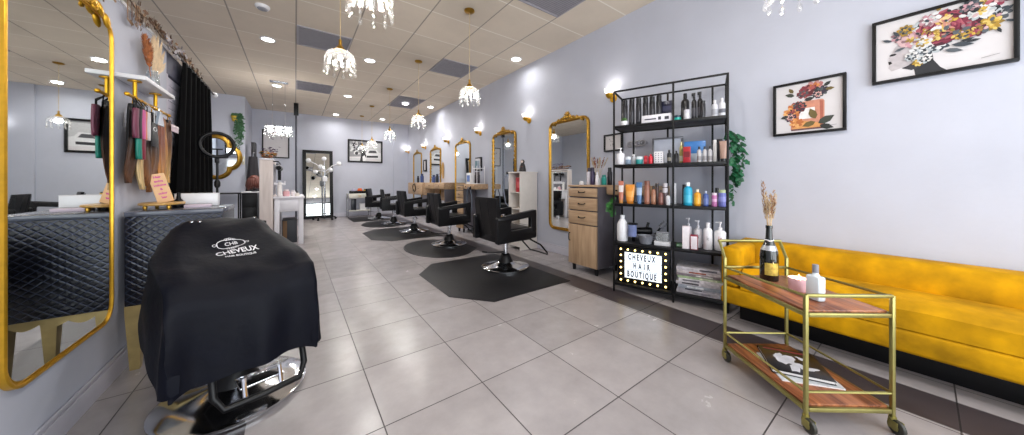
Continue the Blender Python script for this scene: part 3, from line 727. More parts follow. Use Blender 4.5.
# ------------------------------------------------------------------ white bookcase
t = thing('white_bookcase', 'tall white narrow bookcase with two open shelves standing against the right wall', 'bookcase', (2.92, 3.80, 0))
a = MB()
for y in (.009, .312): a.box((.18, y, .63), (.36, .018, 1.26), .002)
cream = mat('cream_white', '#ddd6cf', .5, var=.04)
a.build('side_panel', cream, t)
a = MB(); a.box((.18, .16, 1.262), (.38, .34, .02), .003); a.build('top', cream, t)
a = MB(); a.box((.355, .16, .63), (.006, .29, 1.24)); a.build('back_panel', cream, t)
for z in (.06, .40, .66, .93, ):
    a = MB(); a.box((.18, .16, z), (.34, .285, .016), .002); a.build('shelf', cream, t)
a = MB(); a.box((-.001, .16, .22), (.016, .3, .33), .002); o = a.build('door', cream, t)
a = MB(); a.ball((-.018, .05, .3), .01); a.build('knob', chrome, o)

# ------------------------------------------------------------------ yellow velvet sofa
yel = mat('yellow_velvet', '#bd8a00', .8, var=.4, scale=6, bump=.3, spec=.2)
t = thing('yellow_sofa', 'long low mustard yellow velvet sofa along the right wall', 'sofa', (2.68, 0, 0))
def cushion(a, x0, x1, y0, y1, z0, z1, r=.03, puff=.015):
    a.box(((x0+x1)/2, (y0+y1)/2, (z0+z1)/2), (x1-x0, y1-y0, z1-z0), r, seg=3)
a = MB(); cushion(a, .0, .60, -1.25, .93, .17, .30, .02); a.build('base', yel, t)
a = MB(); P = []
for i in range(9):
    x = .0+.40*i/8; P.append([(x, -1.13+1.93*j/24, .435+.018*sin(pi*i/8)**.6+.005*noise.noise((x*4, j*.4, 0))-(.03 if i in (0,) else 0)) for j in range(25)])
lo = [[(p[0], p[1], .302) for p in row] for row in P]
a.grid(P); a.grid(lo); a.grid([P[0], lo[0]]); a.grid([P[-1], lo[-1]]); a.grid([[r[0] for r in P], [r[0] for r in lo]]); a.grid([[r[-1] for r in P], [r[-1] for r in lo]])
bmesh.ops.remove_doubles(a.bm, verts=a.bm.verts, dist=.0005); a.build('seat_cushion', yel, t, sharp=50)
a = MB(); rows = []
for j in range(26):
    y = -1.25+2.18*j/25; rows.append([(.40+.006*noise.noise((1, y*3, 0)), y, .302), (.395+.008*noise.noise((2, y*3, 0)), y, .47), (.405, y, .585), (.425, y, .605), (.57, y, .608), (.595, y, .59), (.60, y, .302)])
a.grid(rows, closed_v=True, cap=True); a.build('backrest', yel, t, sharp=60)
a = MB(); cushion(a, .0, .398, .81, .93, .302, .60, .03); a.build('armrest', yel, t)
a = MB(); cushion(a, .0, .398, -1.25, -1.14, .302, .60, .03); a.build('armrest', yel, t)
a = MB(); a.box((.40, -.16, .084), (.36, 2.06, .168), .004); a.build('shadow_block', blackp, t)  # black block stands in for the deep shadow under the sofa

# ------------------------------------------------------------------ bar cart (local: x along the length, y across)
CA = math.atan2(.307-.722, 1.835-2.152)
t = thing('bar_cart', 'brass framed two tier bar cart with wooden shelves and castors in front of the sofa', 'cart', (2.152, .722, 0), CA)
LN, WD = .522, .373     # A -> B along +x, across is +y (toward C/D)
walnut = wood_mat('red_walnut', '#5a2a18', '#b5734a', 0, 4, .32)
posts = ((0, 0), (LN, 0), (0, WD), (LN, WD)); q = .009
for x, y in posts:
    top = .60 if x > 0 else .635
    a = MB(); a.box((x, y, (.065+top)/2), (.0145, .0145, top-.065), .002); a.build('post', brass, t)
a = MB()
for z in (.597,):
    a.box((LN, WD/2, z), (.0145, WD, .0145), .002)
for y in (0, WD): a.tube([(0, y, .575), (LN, y, .595)], .007, 6)
a.box((0, WD/2, .575), (.014, WD, .014), .002); a.build('guard_rail', brass, t)
a = MB()
for y in (0, WD): a.tube([(0, y, .628), (-.035, y, .70), (-.05, y, .728)], .008, 6)
a.tube([(-.05, -.006, .728), (-.05, WD+.006, .728)], .009, 8); a.build('push_handle', brass, t)
for zt, nm in ((.512, 'upper_shelf'), (.092, 'lower_shelf')):
    a = MB(); a.box((LN/2, WD/2, zt+.009), (LN-.02, WD-.02, .016), .002); o = a.build(nm, walnut, t)
    a = MB()
    for y in (0, WD): a.box((LN/2, y, zt), (LN-.018, .014, .018), .002)
    for x in (0, LN): a.box((x, WD/2, zt), (.014, WD-.018, .018), .002)
    a.build('shelf_frame', brass, o)
a = MB()
for y in (0, WD): a.tube([(0, y, .17), (LN, y, .17)], .006, 6)
for x in (0, LN): a.tube([(x, 0, .17), (x, WD, .17)], .006, 6)
a.build('lower_rail', brass, t)
for i, (x, y) in enumerate(posts):
    a = MB(); a.cyl((x, y, .052), (x, y, .068), .013, n=12); a.box((x+.012, y-.014, .04), (.035, .003, .035), .001); a.box((x+.012, y+.014, .04), (.035, .003, .035), .001); cs = a.build('caster', brass, t)
    a = MB(); a.lathe([(.012, -.010), (.026, -.010), (.031, -.006), (.031, .006), (.026, .010), (.012, .010)], (x+.016, y, .0315), 20, Matrix.Rotation(pi/2, 3, 'X')); a.build('wheel', mat('olive_rubber', '#2b2a22', .5), cs)
    a = MB(); a.lathe([(.0, -.0125), (.014, -.0125), (.014, .0125), (0, .0125)], (x+.016, y, .0315), 14, Matrix.Rotation(pi/2, 3, 'X')); a.build('hub', brass, cs)
CM = Matrix.Translation((2.152, .722, 0)) @ Matrix.Rotation(CA, 4, 'Z')
def on_cart(x, y, z): return tuple(CM @ Vector((x, y, z)))
ZU, ZL = .5295, .1095
# champagne style bottle with dried grass
bx, by = .095, .19
t = thing('wine_bottle', 'dark green glass bottle with gold label holding dried grass, on the bar cart', 'bottle', on_cart(bx, by, ZU))
dgl = mat('dark_glass', '#0d120d', .08, var=.1, coat=.5)
a = MB(); a.lathe([(0, 0), (.041, 0), (.044, .006), (.044, .14), (.04, .17), (.026, .21), (.0165, .245), (.0145, .30), (.0165, .302), (.0165, .318), (.012, .318), (.011, .30)], n=28); a.build('body', dgl, t)
a = MB(); a.lathe([(.0446, .035), (.0446, .105)], n=28, cap=False); a.bm.faces.ensure_lookup_table()
bmesh.ops.delete(a.bm, geom=[f for f in a.bm.faces if Vector((f.calc_center_median().x, f.calc_center_median().y, 0)).angle(Vector((-.8, -.6, 0))) > .8 or False], context='FACES')
a.build('label', mat('label_gold', '#b7a24a', .5, .3, var=.3, scale=60), t, norm=False)
a = MB(); a.lathe([(.0385, .175), (.029, .203)], n=28, cap=False); a.build('foil_band', mat('label_silver', '#b9bbc0', .3, .7), t)
a = MB(); a.tube([(.02*cos(q_), .02*sin(q_), .232+.003*sin(3*q_)) for q_ in [2*pi*k/20 for k in range(20)]], .003, 6, True); a.tube([(.02, 0, .232), (.05, .01, .236)], .0025, 5); a.build('string_tie', whitep, t)
t = thing('dried_bouquet', 'bunch of dry beige bunny tail and pampas grass standing in the dark bottle', 'dried grass', on_cart(bx, by, ZU+.20))
straw = mat('straw', '#cdb592', .8, var=.2, scale=40); tan = mat('tan_plume', '#a57f5f', .85, var=.3, scale=60)
def plume(a, p0, p1, r, n=46, curl=.5):
    p0, p1 = Vector(p0), Vector(p1); d = (p1-p0)
    for k in range(n):
        f = random.random(); b = p0+d*f; ang = random.random()*2*pi; rr = r*(.35+.65*sin(pi*min(1, f*.9+.1)))
        o = Vector((cos(ang), sin(ang), 0)); e = b+o*rr+Vector((0, 0, rr*1.7)); m = b+o*rr*.5+Vector((0, 0, rr*.6))
        s = Vector((-sin(ang), cos(ang), 0))*.0022*(1+r*14)
        a.poly([b-s*.5, m-s, e, m+s]); 
for k in range(9):
    ang = 2*pi*k/9; tx, ty = .028*cos(ang), .028*sin(ang); hh = .24+.09*random.random()
    a = MB(); a.tube([(0.003*cos(ang), .003*sin(ang), 0), (tx*.4, ty*.4, hh*.6), (tx, ty, hh)], .0016, 5); a.mi = 1
    plume(a, (tx*.6, ty*.6, hh*.62), (tx*1.1, ty*1.1, hh+.05), .013 if k % 3 else .018, 50)
    a.build('grass_stem', [straw, tan if k % 3 == 0 else straw], t, norm=False)
# candle
t = thing('candle', 'lit candle in a pale pink glass on the bar cart between the two bottles', 'candle', on_cart(.265, .205, ZU))
a = MB(); a.lathe([(0, 0), (.037, 0), (.042, .006), (.044, .065), (.041, .065), (.039, .05), (0, .05)], n=26); a.build('glass', mat('pink_wax_glass', '#e3bcc4', .25, var=.08), t)
a = MB(); a.lathe([(0, .0), (.006, .004), (.007, .012), (.003, .024), (0, .03)], (0, 0, .056), 10); a.build('flame', mat('flame', '#ffd08a', .5, var=0, emit=12, ecol='#ffb45a'), t)
lamp('candle_light', 'POINT', (0, 0, .075), .6, t, (1, .7, .4), .01)
# small spray bottle
t = thing('spray_bottle', 'small clear bottle with white label and grey cap on the bar cart, nearest the camera', 'bottle', on_cart(.395, .165, ZU)); t.scale = (1.12, 1.12, 1.18)
a = MB(); a.box((0, 0, .05), (.056, .036, .1), .008); a.lathe([(.016, .098), (.01, .108), (.01, .114)], n=14); a.build('body', mat('frosted_bottle', '#d5dde2', .2, var=.04), t, rotz=1.0)
a = MB(); a.cyl((0, 0, .112), (0, 0, .145), .0105, n=14); a.build('cap', mat('grey_cap', '#83848c', .35), t)
a = MB(); a.box((0, -.0186, .045), (.04, .001, .05)); a.mi = 1; a.ball((-.018, -.019, .03), .012, (1, .1, .7), 10); a.ball((-.004, -.019, .02), .009, (1, .1, .8), 10); a.build('label', [paper, mat('orange_flower', '#d9662a', .6, var=.2)], t, rotz=1.0)
# book and magazine on the lower shelf
t = thing('photo_book', 'black covered book with a white figure on it lying on the lower cart shelf', 'book', on_cart(.235, .20, ZL+.0085), R(-62))
a = MB(); a.box((0, 0, .009), (.235, .25, .013), .001); a.build('pages', paper, t)
a = MB(); a.box((0, 0, .0167), (.245, .26, .0022), .0008); a.box((0, 0, .0012), (.245, .26, .0022), .0008); a.box((0, .1285, .009), (.245, .003, .017), .001); cv = a.build('cover', mat('book_black', '#131216', .3), t)
mats = [mat('book_white', '#d9d9dc', .5)]
a = MB(); A = Art(a, mats, 0)
for x, z, r, sx, rt in ((-.01, .03, .026, 1.2, .4), (-.03, -.0, .034, 1.5, 1.0), (.02, -.04, .024, 2, -.5), (.05, -.055, .017, 2.2, .3), (-.05, .04, .015, 2.2, .9), (.05, .04, .015, 2.0, 2.2), (-.01, -.07, .02, 2.4, 1.2)): A.blob(x, z, r, '#d6d6da', sx, rt, 14, .25)
for v in a.bm.verts: v.co = (v.co.x, v.co.z, .0182-v.co.y*.2)
a.build('cover_figure', mats, cv, norm=False)
a = MB(); a.box((0, .105, .0182), (.2, .018, .0006)); a.build('cover_title', mat('dull_red', '#7a2a26', .5), cv)
t = thing('magazine', 'thin white magazine under the black book on the lower cart shelf', 'magazine', on_cart(.27, .19, ZL), R(-52))
a = MB(); a.box((0, 0, .003), (.25, .25, .006), .001); a.build('pages', paper, t)
a = MB(); a.box((0, 0, .0066), (.251, .251, .0012)); a.build('cover', mat('pale_cover', '#c9cdd0', .3, var=.25, scale=14), t)
# ------------------------------------------------------------------ black metal product rack
FLx, FLy = 2.614, 1.842; RA = math.atan2(-.9369, .3496); RL = .935; RD = .335
t = thing('product_rack', 'tall open black metal rack packed with hair products against the right wall', 'rack', (FLx, FLy, 0), RA)
def rp(s, d, z): return (s, d, z)          # local x along the front, local y toward the wall
SZ = {1: 1.666, 2: 1.276, 3: .885, 4: .496, 5: .09}
pr = .0095
for s, d in ((0, 0), (.53, 0), (RL, 0), (0, RD), (.12, RD), (.45, RD), (.83, RD), (RL, RD)):
    a = MB(); a.box((s, d, 1.01), (.017, .017, 2.02), .002); a.build('post', blackm, t)
a = MB()
for d in (0, RD): a.box((RL/2, d, 2.013), (RL-.017, .016, .016), .002)
for s in (0, RL): a.box((s, RD/2, 2.013), (.016, RD-.017, .016), .002)
a.build('top_rail', blackm, t)
for k, z in SZ.items():
    a = MB(); a.box((RL/2, RD/2, z-.009), (RL-.02, RD-.02, .016), .002); o = a.build('shelf', mat('black_board', '#1a191c', .5), t)
    a = MB()
    for d in (0, RD): a.box((RL/2, d, z-.012), (RL-.018, .014, .026), .002)
    for s in (0, RL): a.box((s, RD/2, z-.012), (.014, RD-.018, .026), .002)
    a.build('shelf_frame', blackm, o)
RM = Matrix.Translation((FLx, FLy, 0)) @ Matrix.Rotation(RA, 4, 'Z')
def on_rack(s, d, k): return tuple(RM @ Vector((s, d, SZ[k]+.0005)))
def pm(h, **k): return mat('pack_'+h.strip('#'), h, k.pop('rough', .3), k.pop('metal', 0), var=k.pop('var', .06), scale=30, **k)
def prod(kind, k, s, d, w, h, col, label, cap='#17171a', lab=None, cat='bottle', name=None, rot=0, txt=None, txc='#b03038', grp=None):
    nm = name or {'cyl': 'hairspray_can', 'bottle': 'product_bottle', 'pump': 'pump_bottle', 'tube': 'squeeze_tube', 'box': 'product_box', 'jar': 'product_jar', 'spray': 'spray_bottle', 'jug': 'developer_jug'}[kind]
    t = thing(nm, label, cat, on_rack(s, d, k), RA+rot, grp); r = w/2; m = pm(col); mc = pm(cap)
    if kind == 'cyl':
        a = MB(); a.lathe([(r*.94, 0), (r, .004), (r, h*.80), (r*.9, h*.82), (r*.9, h*.825)], n=20); a.build('body', m, t)
        a = MB(); a.lathe([(r*.9, h*.825), (r*.92, h*.99), (r*.82, h), (0, h)], n=20); a.build('cap', mc, t)
    elif kind == 'bottle':
        a = MB(); a.lathe([(r*.92, 0), (r, .005), (r, h*.70), (r*.82, h*.77), (r*.38, h*.82), (r*.38, h*.84)], n=20); a.build('body', m, t)
        a = MB(); a.lathe([(r*.46, h*.835), (r*.46, h*.985), (r*.4, h), (0, h)], n=16); a.build('cap', mc, t)
    elif kind == 'pump':
        a = MB(); a.lathe([(r*.92, 0), (r, .005), (r, h*.62), (r*.8, h*.68), (r*.3, h*.72), (r*.3, h*.74)], n=20); a.build('body', m, t)
        a = MB(); a.lathe([(r*.36, h*.735), (r*.36, h*.80), (r*.14, h*.81), (r*.14, h*.94), (r*.3, h*.95), (r*.3, h), (0, h)], n=14); a.box((-r*.35, 0, h*.975), (r*.9, r*.28, h*.04), .002); a.build('pump_head', mc, t)
    elif kind == 'spray':
        a = MB(); a.lathe([(r*.92, 0), (r, .005), (r, h*.66), (r*.7, h*.73), (r*.4, h*.77), (r*.4, h*.79)], n=18); a.build('body', m, t)
        a = MB(); a.lathe([(r*.5, h*.785), (r*.5, h*.87), (r*.3, h*.88)], n=14); a.box((-r*.2, 0, h*.94), (r*1.5, r*.62, h*.12), .004); a.box((-r*.75, 0, h*.86), (r*.18, r*.3, h*.10), .001); a.build('trigger', mc, t)
    elif kind == 'tube':
        rows = []
        for i in range(8):
            f = i/7; rows.append([(r*(.88+.2*f)*cos(q), r*(.88-.86*f)*sin(q), h*.16+h*.84*f) for q in [2*pi*j/20 for j in range(20)]])
        a = MB(); a.grid(rows, closed_v=True, cap=True); a.build('body', m, t)
        a = MB(); a.lathe([(r*.72, 0), (r*.76, .003), (r*.76, h*.15), (r*.6, h*.165)], n=18); a.build('cap', mc, t)
    elif kind == 'box':
        a = MB(); a.box((0, 0, h/2), (w, min(w, .06) if w < .2 else .09, h), .0015); a.build('body', m, t)
    elif kind == 'jar':
        a = MB(); a.lathe([(r*.92, 0), (r, .004), (r, h*.6), (r*.9, h*.64)], n=20); a.build('body', m, t)
        a = MB(); a.lathe([(r*.98, h*.63), (r, h*.66), (r, h*.96), (r*.94, h), (0, h)], n=20); a.build('lid', mc, t)
    elif kind == 'jug':
        a = MB(); a.lathe([(r*.9, 0), (r, .01), (r, h*.62), (r*.85, h*.72), (r*.5, h*.83), (r*.36, h*.87), (r*.36, h*.9)], n=22); a.build('body', m, t)
        a = MB(); a.lathe([(r*.42, h*.89), (r*.42, h*.99), (r*.38, h), (0, h)], n=16); a.build('cap', mc, t)
    if lab:
        z0, z1, lc = lab
        if kind == 'box': a = MB(); a.box((0, -(min(w, .06) if w < .2 else .09)/2-.0004, h*(z0+z1)/2), (w*.82, .0006, h*(z1-z0))); a.build('label', pm(lc), t)
        elif kind == 'tube':
            rows = []
            for f in (z0, z1): rows.append([(r*(.88+.2*(f-.16)/.84)*1.012*cos(q), r*(.88-.86*(f-.16)/.84)*1.03*sin(q), h*f) for q in [-pi*.86+pi*.72*j/12 for j in range(13)]])
            a = MB(); a.grid(rows); a.build('label', pm(lc), t)
        else: a = MB(); a.lathe([(r*1.012, h*z0), (r*1.012, h*z1)], n=20, cap=False); a.build('label', pm(lc), t)
    if txt: text_obj('letter', txt, min(h*.22, w*1.1), pm(txc), t, (0, -(w/2 if kind != 'box' else .03)-.0012, h*.42), (pi/2, 0, 0), .8)
    return t
S1 = 'on the top shelf of the black rack'
BK = ['leftmost', 'second from the left', 'third from the left', 'fourth from the left', 'fifth from the left', 'sixth from the left']
for i, s in enumerate((.062, .128, .196, .262, .324, .386)):
    prod('cyl', 1, s, .2, .052, .297, '#1d1c22', 'black spray can, %s in the row of six on the top shelf' % BK[i], '#101014', (.18, .55, '#2c2b33'), cat='spray can', grp='black spray cans on the top rack shelf')
prod('box', 1, .452, .27, .09, .244, '#23243a', 'dark navy box behind the long white carton '+S1, lab=(.6, .8, '#3a3b55'), cat='box')
t = prod('box', 1, .385, .06, .253, .075, '#dedbe0', 'long white carton with black print lying at the front of the top shelf', cat='box', name='carton')
a = MB(); a.box((-.05, -.0456, .035), (.1, .0006, .012)); a.box((.03, -.0456, .037), (.025, .0006, .03)); a.box((.09, -.0456, .035), (.035, .0006, .028)); a.build('print', pm('#3a3a42'), t)
prod('jar', 1, .554, .1, .066, .058, '#25b5a5', 'turquoise jar beside the long white carton '+S1, '#2a3a4a', cat='jar')
prod('bottle', 1, .612, .2, .07, .28, '#1b1a1e', 'tall black bottle behind a white jar, right of the turquoise jar', lab=(.2, .5, '#2e2d34'))
prod('jar', 1, .633, .07, .05, .095, '#d7d4da', 'small white jar before the tall black bottle '+S1, '#c5c2ca', cat='jar')
prod('spray', 1, .688, .12, .042, .254, '#18171b', 'black trigger bottle, left one of the two on the top shelf', lab=(.15, .45, '#4a4850'))
prod('spray', 1, .735, .12, .044, .258, '#18171b', 'black trigger bottle, right one of the two on the top shelf', lab=(.15, .45, '#5a5860'))
prod('cyl', 1, .757, .05, .042, .154, '#222126', 'short black can in front of the two trigger bottles', cat='spray can')
prod('bottle', 1, .846, .13, .05, .165, '#d8d8de', 'frosted white bottle, left of two at the right end of the top shelf', '#e2e2e6', (.2, .5, '#aeb0b8'))
prod('bottle', 1, .899, .13, .049, .176, '#e0e0e5', 'white bottle with dark print at the right end of the top shelf', '#e6e6ea', (.25, .45, '#6d6f78'))
t = thing('potted_succulent', 'tiny green succulent in a white pot on the top shelf of the rack', 'plant', on_rack(.086, .06, 1), RA)
a = MB(); a.lathe([(.022, 0), (.03, .004), (.034, .05), (.03, .05), (.028, .042), (0, .042)], n=18); a.build('pot', white, t)
a = MB()
for k in range(26):
    q = 2.4*k; e = R(15+60*k/26); l = .05; b = Vector((0, 0, .042)); d = Vector((cos(q)*cos(e), sin(q)*cos(e), sin(e))); s_ = Vector((-sin(q), cos(q), 0))*.009
    a.poly([b, b+d*l*.5-s_, b+d*l, b+d*l*.5+s_])
a.build('leaves', mat('succulent', '#5f8a4a', .5, var=.3), t, norm=False)

S2 = 'on the second shelf of the rack'
prod('pump', 2, .046, .08, .078, .175, '#e9e8ec', 'white pump bottle at the left end of the second shelf', '#f0f0f2')
prod('jar', 2, .122, .07, .056, .08, '#7d8fa3', 'blue grey jar with white lid '+S2, '#d5dae0', cat='jar')
prod('spray', 2, .165, .13, .036, .108, '#d8dadf', 'slim white spray bottle between the two jars '+S2, '#e8e8ea')
prod('jar', 2, .226, .07, .066, .076, '#2f8f8c', 'teal jar with pale lid '+S2, '#cfd8dc', cat='jar')
prod('box', 2, .280, .12, .034, .086, '#b3202e', 'small dark red box left of the red bottle '+S2, lab=(.3, .6, '#d8464e'), cat='box')
prod('bottle', 2, .326, .1, .044, .097, '#d42a3a', 'bright red bottle with red cap '+S2, '#c21f30')
t = prod('box', 2, .399, .1, .077, .117, '#e6e3e5', 'white box with grey dots in front of the silver picture frame', cat='box')
a = MB()
for i in range(5):
    for j in range(3): a.cyl((-.024+.024*j, -.0305, .02+.02*i), (-.024+.024*j, -.0312, .02+.02*i), .006, n=8)
a.build('dots', pm('#8e8c98'), t)
t = thing('standing_photo', 'silver and black empty photo frame leaning at the back of the second shelf', 'photo frame', on_rack(.453, .255, 2), RA); t.rotation_euler.x = -.1
a = MB()
for c, d in (((0, 0, .265), (.28, .014, .02)), ((0, 0, .01), (.28, .014, .02)), ((-.13, 0, .1375), (.02, .014, .235)), ((.13, 0, .1375), (.02, .014, .235))): a.box(c, d, .003)
a.build('frame', mat('pewter', '#7c7d82', .35, .6), t)
a = MB(); a.box((0, .002, .1375), (.24, .004, .235)); a.build('print', mat('pale_print', '#c3c6d2', .4, var=.05), t)
prod('bottle', 2, .487, .1, .038, .13, '#19181c', 'small black bottle left of the middle post '+S2, lab=(.2, .45, '#8a8578'))
prod('bottle', 2, .545, .12, .038, .12, '#1d1c20', 'small black bottle right of the middle post '+S2, lab=(.15, .4, '#3c3a40'))
prod('bottle', 2, .584, .14, .033, .204, '#b5a95e', 'tall slim olive yellow bottle beside the blue box', '#d5cda0', (.1, .35, '#e0dfc8'))
t = prod('box', 2, .69, .24, .174, .212, '#3f7fc4', 'big blue box with a sky picture at the back of the second shelf', cat='box', lab=(.0, .45, '#c9d4e2'))
prod('box', 2, .634, .09, .058, .148, '#a81f2a', 'red packet standing in front of the blue box', cat='box', lab=(.35, .7, '#6e1620'), name='packet')
for i, (s, lb) in enumerate(((.729, 'silver bottle in front of the blue box, left of three'), (.770, 'silver bottle in front of the blue box, middle of three'), (.810, 'silver bottle in front of the blue box, right of three'))):
    prod('bottle', 2, s, .08+.01*i, .035, .144, '#b9b6b8', lb, '#2c2b30', (.15, .4, '#8f8a8c'))
prod('cyl', 2, .846, .14, .029, .202, '#d9d6d4', 'slim white can left of the black tubes '+S2, '#e2e0de', cat='spray can')
prod('tube', 2, .882, .2, .044, .215, '#1b1a1d', 'tall black squeeze tube at the right end of the second shelf', '#26252a')
prod('tube', 2, .906, .09, .05, .182, '#b08f80', 'beige squeeze tube with black cap at the right end of the second shelf', '#1b1a1d')
t = thing('wall_ornament', 'silver twisted metal ornament on the wall seen through the second rack shelf', 'ornament', (W-.001, 1.975, 1.556), -pi/2)
a = MB()
for k in range(4): a.tube([(-.11+.055*k+.04*cos(q), -.02-.006*k, .03*sin(q)) for q in [2*pi*j/18 for j in range(18)]], .009, 7, True)
a.box((0, -.004, 0), (.2, .008, .03), .003); a.build('body', mat('brushed_silver', '#b9bac2', .3, .8), t)

S3 = 'on the third shelf of the rack'
prod('tube', 3, .052, .07, .05, .228, '#b9705a', 'salmon squeeze tube with copper cap at the left end of the third shelf', '#c58a4a', (.5, .8, '#d9d0cc'))
prod('tube', 3, .137, .08, .084, .192, '#d98a2e', 'wide orange squeeze tube '+S3, '#c77a26', (.35, .65, '#e2a04c'))
prod('tube', 3, .222, .09, .055, .213, '#4a6f9c', 'steel blue squeeze tube '+S3, '#5a7ba8', (.4, .75, '#a5b8d0'))
prod('cyl', 3, .294, .09, .054, .228, '#8a5a48', 'tall copper brown can '+S3, '#7a4a3a', (.1, .6, '#a06c58'), cat='spray can')
prod('bottle', 3, .353, .08, .043, .178, '#96664e', 'shorter copper bottle with black cap '+S3, '#241f1f', (.15, .5, '#a87a60'))
prod('cyl', 3, .368, .2, .036, .203, '#4d3a38', 'dark brown can behind the copper bottle '+S3, '#2a2526', cat='spray can')
prod('bottle', 3, .418, .08, .043, .142, '#7c4f48', 'maroon brown bottle left of the small white bottle '+S3, '#3a2a2a', (.15, .5, '#8e6258'))
prod('cyl', 3, .440, .2, .048, .203, '#5a4a4c', 'dark can with a pale round badge behind the maroon bottle', '#e0d8da', (.55, .78, '#d8d2d6'), cat='spray can')
prod('pump', 3, .481, .07, .037, .124, '#e0e0e4', 'small white pump bottle with black nozzle left of the middle post', '#1b1a1d')
prod('cyl', 3, .521, .22, .034, .203, '#dcdbe0', 'slim white can behind the middle post '+S3, '#e4e3e6', cat='spray can')
prod('bottle', 3, .64, .12, .072, .213, '#2aa5c8', 'big cyan blue bottle with white cap '+S3, '#e6eaec', (.12, .45, '#4ab8d6'))
prod('cyl', 3, .602, .26, .039, .193, '#1a1a1f', 'black can half hidden behind the big cyan bottle', cat='spray can')
prod('bottle', 3, .714, .12, .058, .149, '#e39a1e', 'orange yellow bottle right of the cyan bottle', '#e8dcc0', (.12, .5, '#f0b23c'))
prod('bottle', 3, .778, .12, .045, .136, '#4a5f9e', 'small blue bottle with pale nozzle '+S3, '#aab2c8', (.12, .5, '#6a7cb4'))
prod('cyl', 3, .843, .12, .042, .12, '#c77bb0', 'pink can with white band '+S3, '#e6d8e2', (.35, .55, '#e4b8d6'), cat='spray can')
prod('cyl', 3, .864, .26, .032, .162, '#202028', 'thin black can behind the pink can '+S3, cat='spray can')
prod('cyl', 3, .899, .12, .056, .147, '#7479c0', 'periwinkle blue can with pale green cap at the right end of the third shelf', '#b9c99a', (.3, .6, '#8d92d2'), cat='spray can')

S4 = 'on the fourth shelf of the rack'
prod('jug', 4, .054, .12, .106, .264, '#ecebee', 'large white plastic jug at the left end of the fourth shelf', '#f2f2f4')
t = thing('storage_basket', 'black wire basket heaped with hair tools on the fourth shelf', 'basket', on_rack(.27, .235, 4), RA)
a = MB()
for z in (.004, .04, .075): 
    k = 1+.12*z/.075; a.tube([(x*k, y*k, z) for x, y in [(p[0], p[1]-.06) for p in rrect(.26, .12, .02, 3)]], .003, 5, True)
for k in range(22):
    q = k/22; P = rrect(.26, .12, .02, 3); p = P[int(q*len(P))]; a.tube([(p[0], p[1]-.06, .004), (p[0]*1.12, (p[1]-.06)*1.12, .075)], .002, 4)
a.box((0, 0, .003), (.25, .11, .003)); a.build('wire_body', blackm, t)
def on4(s, d, z): return tuple(RM @ Vector((s, d, SZ[4]+z)))
t = thing('hair_dryer', 'black hair dryer lying in the wire basket on the fourth shelf', 'hair dryer', on4(.23, .235, .07), RA+.4)
rx = Matrix.Rotation(pi/2, 3, 'Y')
a = MB(); a.lathe([(.022, -.10), (.03, -.09), (.036, -.03), (.04, .03), (.042, .07), (.034, .085), (0, .085)], (0, 0, .03), 18, rx); a.build('barrel', blackp, t)
a = MB(); a.cyl((.03, 0, .02), (.06, .02, .115), .016, .014); a.build('handle', blackp, t)
a = MB(); a.lathe([(.024, -.13), (.028, -.10)], (0, 0, .03), 14, rx); a.build('nozzle', greyp, t)
t = thing('hair_brush', 'round black hair brush sticking out of the wire basket on the rack', 'hair brush', on4(.345, .24, .075), RA)
a = MB(); a.cyl((0, 0, 0), (.05, 0, .07), .009, .011); a.build('handle', blackp, t)
a = MB(); a.cyl((.05, 0, .07), (.095, 0, .13), .018, .018); a.build('barrel', greyp, t)
a = MB(); b0, b1 = Vector((.05, 0, .07)), Vector((.095, 0, .13)); ax = (b1-b0).normalized(); u = ax.orthogonal().normalized(); v_ = ax.cross(u)
for k in range(70): 
    f, q = random.random(), random.random()*6.28; p = b0+(b1-b0)*f; d = u*cos(q)+v_*sin(q); a.tube([p+d*.017, p+d*.03], .0012, 4)
o = a.build('bristles', blackp, t)
t = thing('goggle_band', 'blue and white face shield leaning on the wire basket of the rack', 'face shield', on4(.16, .05, 0), RA)
a = MB(); rows = []
for i in range(7):
    z = .06+.12*i/6; rows.append([(.043*sin(q), -.043*cos(q)+.04, z) for q in [R(-70+140*j/12) for j in range(13)]])
a.grid(rows); bmesh.ops.solidify(a.bm, geom=a.bm.faces[:], thickness=.002); a.build('visor', mat('pale_blue_visor', '#9aa8d8', .15, var=.1), t)
a = MB(); a.tube([(.045*sin(q), -.045*cos(q)+.04, .185) for q in [2*pi*j/24 for j in range(24)]], .007, 6, True); a.box((0, .085, .09), (.03, .01, .18), .003); a.build('band', blackp, t)
t = thing('mixing_bowl', 'grey tinting bowl at the front of the fourth shelf', 'bowl', on_rack(.283, .085, 4), RA)
a = MB(); a.lathe([(0, 0), (.05, 0), (.055, .006), (.069, .08), (.071, .082), (.066, .08), (.052, .01), (0, .008)], n=28); a.build('body', mat('bowl_grey', '#85878f', .35, var=.1), t)
a = MB(); a.box((0, -.079, .076), (.03, .03, .006), .002); a.build('grip', mat('bowl_grey', '#85878f'), t)
t = prod('box', 4, .432, .08, .136, .04, '#d9d9dc', 'flat white carton under a clear case left of the middle post', cat='box', name='carton')
t = thing('clear_case', 'clear plastic case standing on the flat white carton', 'case', on4(.432, .085, .041), RA)
a = MB(); a.box((0, 0, .04), (.11, .05, .08), .006); a.build('body', clear, t)
a = MB(); a.box((0, 0, .084), (.114, .054, .008), .002); a.build('lid', greyp, t)
prod('box', 4, .575, .12, .056, .03, '#3f7a4a', 'small dark green box right of the middle post', cat='box', lab=(.2, .8, '#9ab8a0'))
prod('box', 4, .628, .06, .058, .205, '#e2d5da', 'tall white carton with dark red edge, left of the two', cat='box', name='carton', lab=(.02, .97, '#ece6ea')); 
prod('box', 4, .692, .05, .058, .131, '#8c2234', 'short dark red carton with white face, right of the taller one', cat='box', name='carton', lab=(.05, .92, '#e6dde2'))
